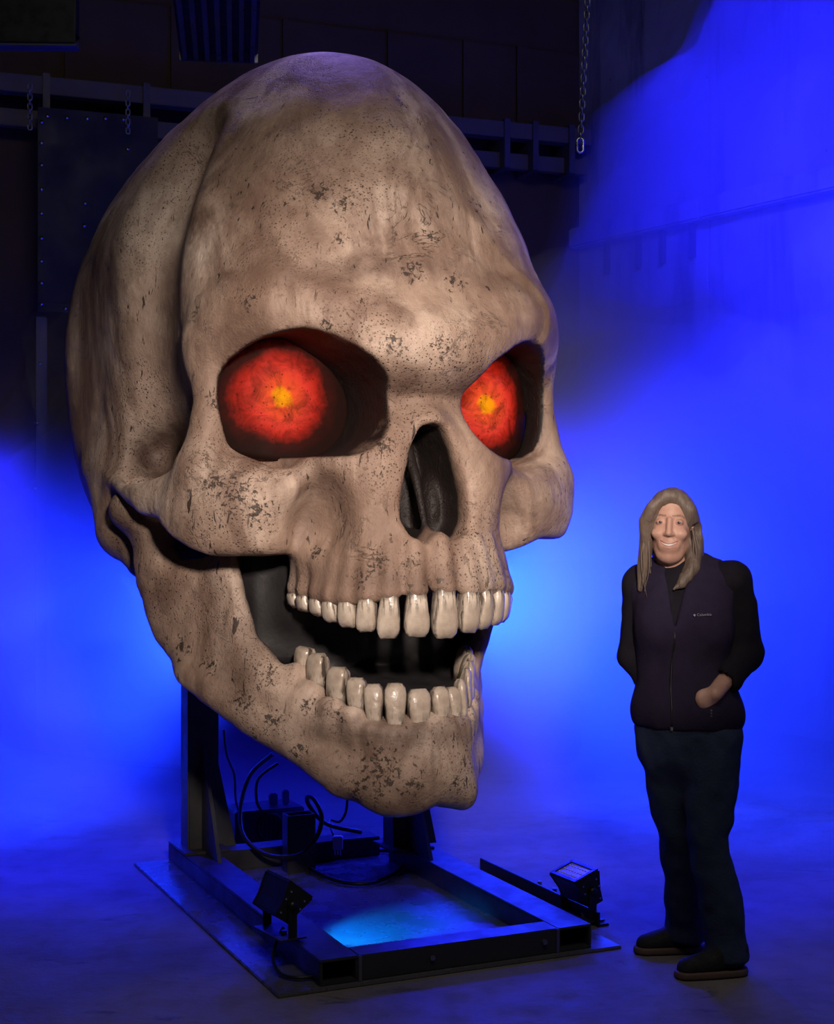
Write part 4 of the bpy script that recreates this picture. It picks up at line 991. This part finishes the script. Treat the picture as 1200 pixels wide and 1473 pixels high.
# --- fleece vest
g = Grid(np.arange(-0.27, 0.24, st), np.arange(-0.24, 0.24, st), np.arange(0.77, 1.42, st))
torso(g, 0.014)
g.ell((-0.018, 0.0, 0.865), (0.190, 0.150, 0.115), 0.05, rot=BR)
g.poly([(-0.4, 0.815), (0.4, 0.815), (0.4, 0.5), (-0.4, 0.5)], 1, -0.5, 0.5, 0.01, cut=True)
g.tube([(-0.155, 0.065, 1.335), (-0.12, 0.09, 1.355), (-0.02, 0.085, 1.385), (0.035, 0.02, 1.370), (0.035, -0.055, 1.325)], [0.024, 0.030, 0.034, 0.032, 0.022], 0.03)   # collar
g.tube([(0.145, -0.075, 1.36), (0.158, -0.055, 1.27), (0.165, -0.02, 1.18)], [0.075, 0.065, 0.055], 0.012, cut=True)      # arm holes
g.tube([(-0.205, 0.11, 1.34), (-0.205, 0.13, 1.18)], [0.07, 0.055], 0.012, cut=True)
g.poly([(-0.112, 1.42), (-0.02, 1.42), (-0.085, 1.165), (-0.093, 1.165)], 1, -0.4, -0.035, 0.012, cut=True)               # open neck, above the zip
g.tube([(0.055, -0.16, 0.955), (0.012, -0.17, 0.93), (-0.02, -0.165, 0.90)], [0.022, 0.022, 0.010], 0.008, cut=True)      # pocket mouth
folds(g, 0.006, 0.09, 71, (1, 1, 1.7))
vest = wear('vest', g, fleece)
def vest_y(x, z):
    """front surface of the vest at (x, z)"""
    ix = np.abs(g.ax[0] - x).argmin(); iz = np.abs(g.ax[2] - z).argmin(); col = g.F[ix, :, iz]; k = np.argmax(col < 0); return float(g.ax[1][k]) if (col < 0).any() else -0.1
zp = [(-0.088 - 0.012*math.sin((1.165 - z)*5), z) for z in np.linspace(1.17, 0.825, 16)]
MB().tube([(x, vest_y(x, z) - 0.002, z) for x, z in zp], 0.0045, 6).build('zip', M['rubber'], vest, True)
x, z = zp[0]; MB().box((x - 0.005, vest_y(x, z) - 0.010, z - 0.02), (x + 0.005, vest_y(x, z) - 0.004, z)).build('zip_pull', M['bright'], vest)
x, z = zp[-1]; MB().box((x - 0.004, vest_y(x, z) - 0.008, z - 0.005), (x + 0.004, vest_y(x, z) - 0.003, z + 0.010)).build('zip_end', M['bright'], vest)
for k in range(3):
    x, z = 0.026, 0.892 - 0.009*k; yy = vest_y(x, z)
    MB().cyl((x, yy - 0.006, z), (x, yy + 0.002, z), 0.0035, n=8).build('pocket_zip_pull', M['bright'], vest)
# embroidered word on the chest
cu = bpy.data.curves.new('logo', 'FONT'); cu.body = 'Columbia'; cu.size = 0.0145; cu.extrude = 0.0006
tmp = bpy.data.objects.new('logo_curve', cu); COL.objects.link(tmp); bpy.context.view_layer.update()
me = bpy.data.meshes.new_from_object(tmp.evaluated_get(bpy.context.evaluated_depsgraph_get())); bpy.data.objects.remove(tmp)
lx, lz = -0.022, 1.205
lo = link('embroidered_logo', me, plain('logo_thread', (0.30, 0.28, 0.34), 0.8), vest, smooth=False)
ya, yb = vest_y(lx, lz), vest_y(lx + 0.055, lz)
lo.location = (lx, min(ya, yb) - 0.006, lz); lo.rotation_euler = (math.radians(85), math.radians(-3), math.atan2(yb - ya, 0.055))
lo.scale = (0.85, 0.85, 0.85)
d_ = MB().prism([(-0.014, 0.004), (-0.009, 0.010), (-0.004, 0.004), (-0.009, -0.002)], 2, 0, 0.0012).build('logo_mark', lo.data.materials[0], lo)
# --- jeans
g = Grid(np.arange(-0.26, 0.25, st), np.arange(-0.26, 0.27, st), np.arange(0.015, 0.93, st))
g.ell((-0.028, 0.0, 0.83), (0.165, 0.128, 0.14), 0.04, rot=BR)
g.ell((-0.028, 0.02, 0.74), (0.158, 0.125, 0.13), 0.04, rot=BR)
g.tube([LHIP, (0.048, -0.065, 0.62), LK, (0.058, -0.085, 0.30), (0.092, -0.085, 0.105), (0.093, -0.088, 0.060)], [0.098, 0.088, 0.070, 0.070, 0.074, 0.076], 0.04)
g.tube([RHIP, (-0.075, 0.05, 0.62), RK, (-0.030, 0.08, 0.30), (-0.008, 0.14, 0.11), (-0.010, 0.145, 0.065)], [0.095, 0.083, 0.066, 0.064, 0.068, 0.070], 0.03)
g.poly([(-0.4, 0.045), (0.4, 0.045), (0.4, -0.1), (-0.4, -0.1)], 1, -0.5, 0.5, 0.004, cut=True)
folds(g, 0.008, 0.075, 83, (1.0, 1.0, 1.0))
jeans = wear('jeans', g, denim)
# --- shoes
sole_m = plain('brown_rubber_sole', (0.12, 0.075, 0.055), 0.7); upper_m = plain('black_suede', (0.012, 0.011, 0.014), 0.8, bump=0.3, scale=20)
def shoe(heel, toe):
    heel, toe = Vector(heel), Vector(toe); d = (toe - heel); L = d.length; e = d/L; n = Vector((-e.y, e.x, 0))
    def pt(t, w, z): p = heel + e*(t*L) + n*w; return (p.x, p.y, z)
    lo = np.minimum(np.array(heel), np.array(toe)) - 0.08; hi = np.maximum(np.array(heel), np.array(toe)) + 0.08
    k = 0.0055
    g = Grid(np.arange(lo[0], hi[0], k), np.arange(lo[1], hi[1], k), np.arange(-0.02, 0.16, k))
    g.tube([pt(0.15, 0, 0.06), pt(0.5, 0, 0.045), pt(0.85, 0, 0.030)], [0.042, 0.044, 0.036], 0.02)
    g.tube([pt(0.12, 0, 0.09), pt(0.34, 0, 0.085)], [0.038, 0.038], 0.03)
    g.poly([(lo[0], 0.022), (hi[0], 0.022), (hi[0], -0.1), (lo[0], -0.1)], 1, lo[1], hi[1], 0.004, cut=True)
    up = wear('shoe', g, upper_m)
    g = Grid(np.arange(lo[0], hi[0], k), np.arange(lo[1], hi[1], k), np.arange(-0.02, 0.06, 0.004))
    g.tube([pt(0.15, 0, 0.012), pt(0.5, 0, 0.012), pt(0.86, 0, 0.012)], [0.046, 0.048, 0.043], 0.02)
    g.poly([(lo[0], 0.002), (hi[0], 0.002), (hi[0], -0.1), (lo[0], -0.1)], 1, lo[1], hi[1], 0.003, cut=True)
    g.poly([(lo[0], 0.1), (hi[0], 0.1), (hi[0], 0.026), (lo[0], 0.026)], 1, lo[1], hi[1], 0.003, cut=True)
    wear('sole', g, sole_m, parent=up)
    MB().tube([pt(0.40, -0.025, 0.082), pt(0.44, 0.0, 0.092), pt(0.48, 0.025, 0.078)], 0.003, 6).build('lace', M['rubber'], up, True)
    MB().tube([pt(0.50, -0.028, 0.074), pt(0.54, 0.0, 0.084), pt(0.58, 0.025, 0.070)], 0.003, 6).build('lace', M['rubber'], up, True)
shoe((0.150, -0.095, 0), (-0.085, -0.150, 0)); shoe((0.058, 0.165, 0), (-0.180, 0.125, 0))
# --- hair: a cap with long straight falls on both sides
g = Grid(np.arange(-0.24, 0.10, 0.0042), np.arange(-0.17, 0.16, 0.0042), np.arange(1.20, 1.66, 0.0042))
g.ell(H((0, 0.020, 0.040)), (0.082, 0.096, 0.098), 0.0, rot=HR)
g.ell(H((0, 0.050, -0.03)), (0.080, 0.066, 0.13), 0.03, rot=HR)
g.tube([H((-0.020, -0.055, 0.108)), H((-0.060, -0.062, 0.066)), H((-0.082, -0.050, 0.020)), H((-0.080, -0.025, -0.060)), H((-0.088, -0.015, -0.140)), H((-0.100, -0.015, -0.215))], [0.020, 0.022, 0.021, 0.022, 0.022, 0.008], 0.03)
g.tube([H((0.020, -0.045, 0.108)), H((0.060, -0.030, 0.060)), H((0.082, 0.016, 0.0)), H((0.080, 0.004, -0.070)), H((0.076, -0.035, -0.130)), H((0.046, -0.075, -0.185)), H((0.022, -0.085, -0.205))], [0.020, 0.024, 0.020, 0.026, 0.028, 0.018, 0.005], 0.03)
g.tube([H((0.080, 0.02, -0.05)), H((0.088, 0.02, -0.13)), H((0.098, 0.0, -0.19))], [0.022, 0.024, 0.010], 0.03)
g.ell(H((0.003, -0.105, -0.006)), (0.056, 0.075, 0.104), 0.016, rot=HR, cut=True)          # the face is left free
g.ell(H((0.020, -0.085, -0.09)), (0.050, 0.075, 0.07), 0.012, rot=HR, cut=True)
g.ell(H((0.086, -0.012, -0.012)), (0.022, 0.022, 0.030), 0.010, rot=HR, cut=True)          # the ear shows
P = np.ix_(*g.ax); g.F += (0.0028*lattice([P[0], P[1], P[2]*0.05], 0.012, 97, 2) + 0.0015*lattice([P[0], P[1], P[2]*0.15], 0.05, 98)).astype(np.float32)
def hair_material():
    t = NT('grey_blonde_hair'); n = t.noise(t.coord(scale=(1, 1, 0.05)), 240.0, 4, 0.6); m_ = t.noise(t.coord(scale=(1, 1, 0.2)), 22.0, 3)
    c_ = t.mix(n, (0.075, 0.052, 0.042), (0.27, 0.205, 0.17)); c_ = t.mix(t.math('MULTIPLY', m_, 0.6), c_, (0.13, 0.09, 0.06))
    return t.fin(c_, 0.42, 0.0, t.bump(n, 0.6, 0.004), 0.4)
wear('hair', g, hair_material())
# a few loose locks
hm = bpy.data.materials['grey_blonde_hair']
rl = random.Random(3)
for i in range(26):
    s_ = -1 if i % 2 else 1; a = rl.uniform(0.060, 0.095); y0 = rl.uniform(-0.045, 0.03)
    pts = [H((s_*0.074, y0, 0.0)), H((s_*(a + 0.006), y0 - 0.005, -0.08)), H((s_*(a + 0.004) , y0 - 0.008, -0.15)), H((s_*(a + rl.uniform(-0.02, 0.025)), y0 - rl.uniform(0, 0.03), -0.21 - rl.uniform(0, 0.03)))]
    MB().tube(spline(pts, 5), [0.0045*(1 - 0.9*j/15) for j in range(16)], 5).build('lock', hm, person, True)
# ---------------------------------------------------------------- stage smoke: billowing bodies of thin scattering haze
def smoke_material(name, dens):
    m = bpy.data.materials.new(name); m.use_nodes = True; t = m.node_tree; n = t.nodes
    n.remove(n['Principled BSDF'])
    vs = n.new('ShaderNodeVolumeScatter'); vs.inputs['Color'].default_value = (0.9, 0.9, 0.95, 1); vs.inputs['Anisotropy'].default_value = 0.15; vs.inputs['Density'].default_value = dens
    t.links.new(vs.outputs[0], n['Material Output'].inputs['Volume']); return m
def billow(lo, hi, step, heights, front, dens, seed, label, name='smoke', amp=1.0, slope=1.0):
    g = Grid(np.arange(lo[0], hi[0], step), np.arange(lo[1], hi[1], step), np.arange(lo[2], hi[2], step))
    P = np.ix_(*g.ax)
    Hx = np.interp(g.ax[0], [p[0] for p in heights], [p[1] for p in heights])[:, None, None]
    puff = 0.50*(0.42 - np.abs(lattice(P, 0.95, seed))) + 0.30*(0.42 - np.abs(lattice(P, 0.48, seed + 5))) + 0.15*(0.42 - np.abs(lattice(P, 0.23, seed + 9))) + 0.35*lattice(P, 1.5, seed + 13)
    F = (P[2] - Hx)*slope - amp*puff
    F = np.maximum(F, (front - P[1])*0.8 - amp*puff)
    for W, nrm in ((WB, NL), (WR, NR)):                                  # stay inside the hall
        F = np.maximum(F, 0.08 - ((P[0] - CORNER.x)*nrm.x + (P[1] - CORNER.y)*nrm.y))
    F = np.maximum(F, 0.02 - P[2])
    F[0] = F[-1] = 1; F[:, 0] = F[:, -1] = 1; F[:, :, 0] = F[:, :, -1] = 1
    g.F = F.astype(np.float32)
    V, Q = surface_nets(g); V = relax(V, Q, 2, 0.5)
    o = raw(name, V, Q, smoke_material(name + '_haze', dens)); tag(o, label, 'smoke', kind='stuff'); return o
billow((-4.6, 6.4, -0.06), (4.6, 11.9, 3.8), 0.07, [(-6, 1.45), (-2.6, 1.5), (-2.0, 2.0), (-1.2, 2.3), (0.4, 2.3), (0.95, 2.55), (1.6, 2.45), (2.4, 2.4), (6, 2.4)], 7.35, 0.60, 301,
       'dense low bank of blue-lit stage smoke rolling behind the skull and the woman')
billow((0.3, 7.6, 1.2), (4.6, 11.9, 6.3), 0.08, [(0.3, 2.2), (0.8, 3.0), (1.35, 4.0), (1.9, 4.7), (2.3, 6.6), (6, 6.6)], 8.3, 0.26, 341,
       'thin tall plume of blue-lit smoke drifting up the right wall', name='smoke_plume', slope=0.75)
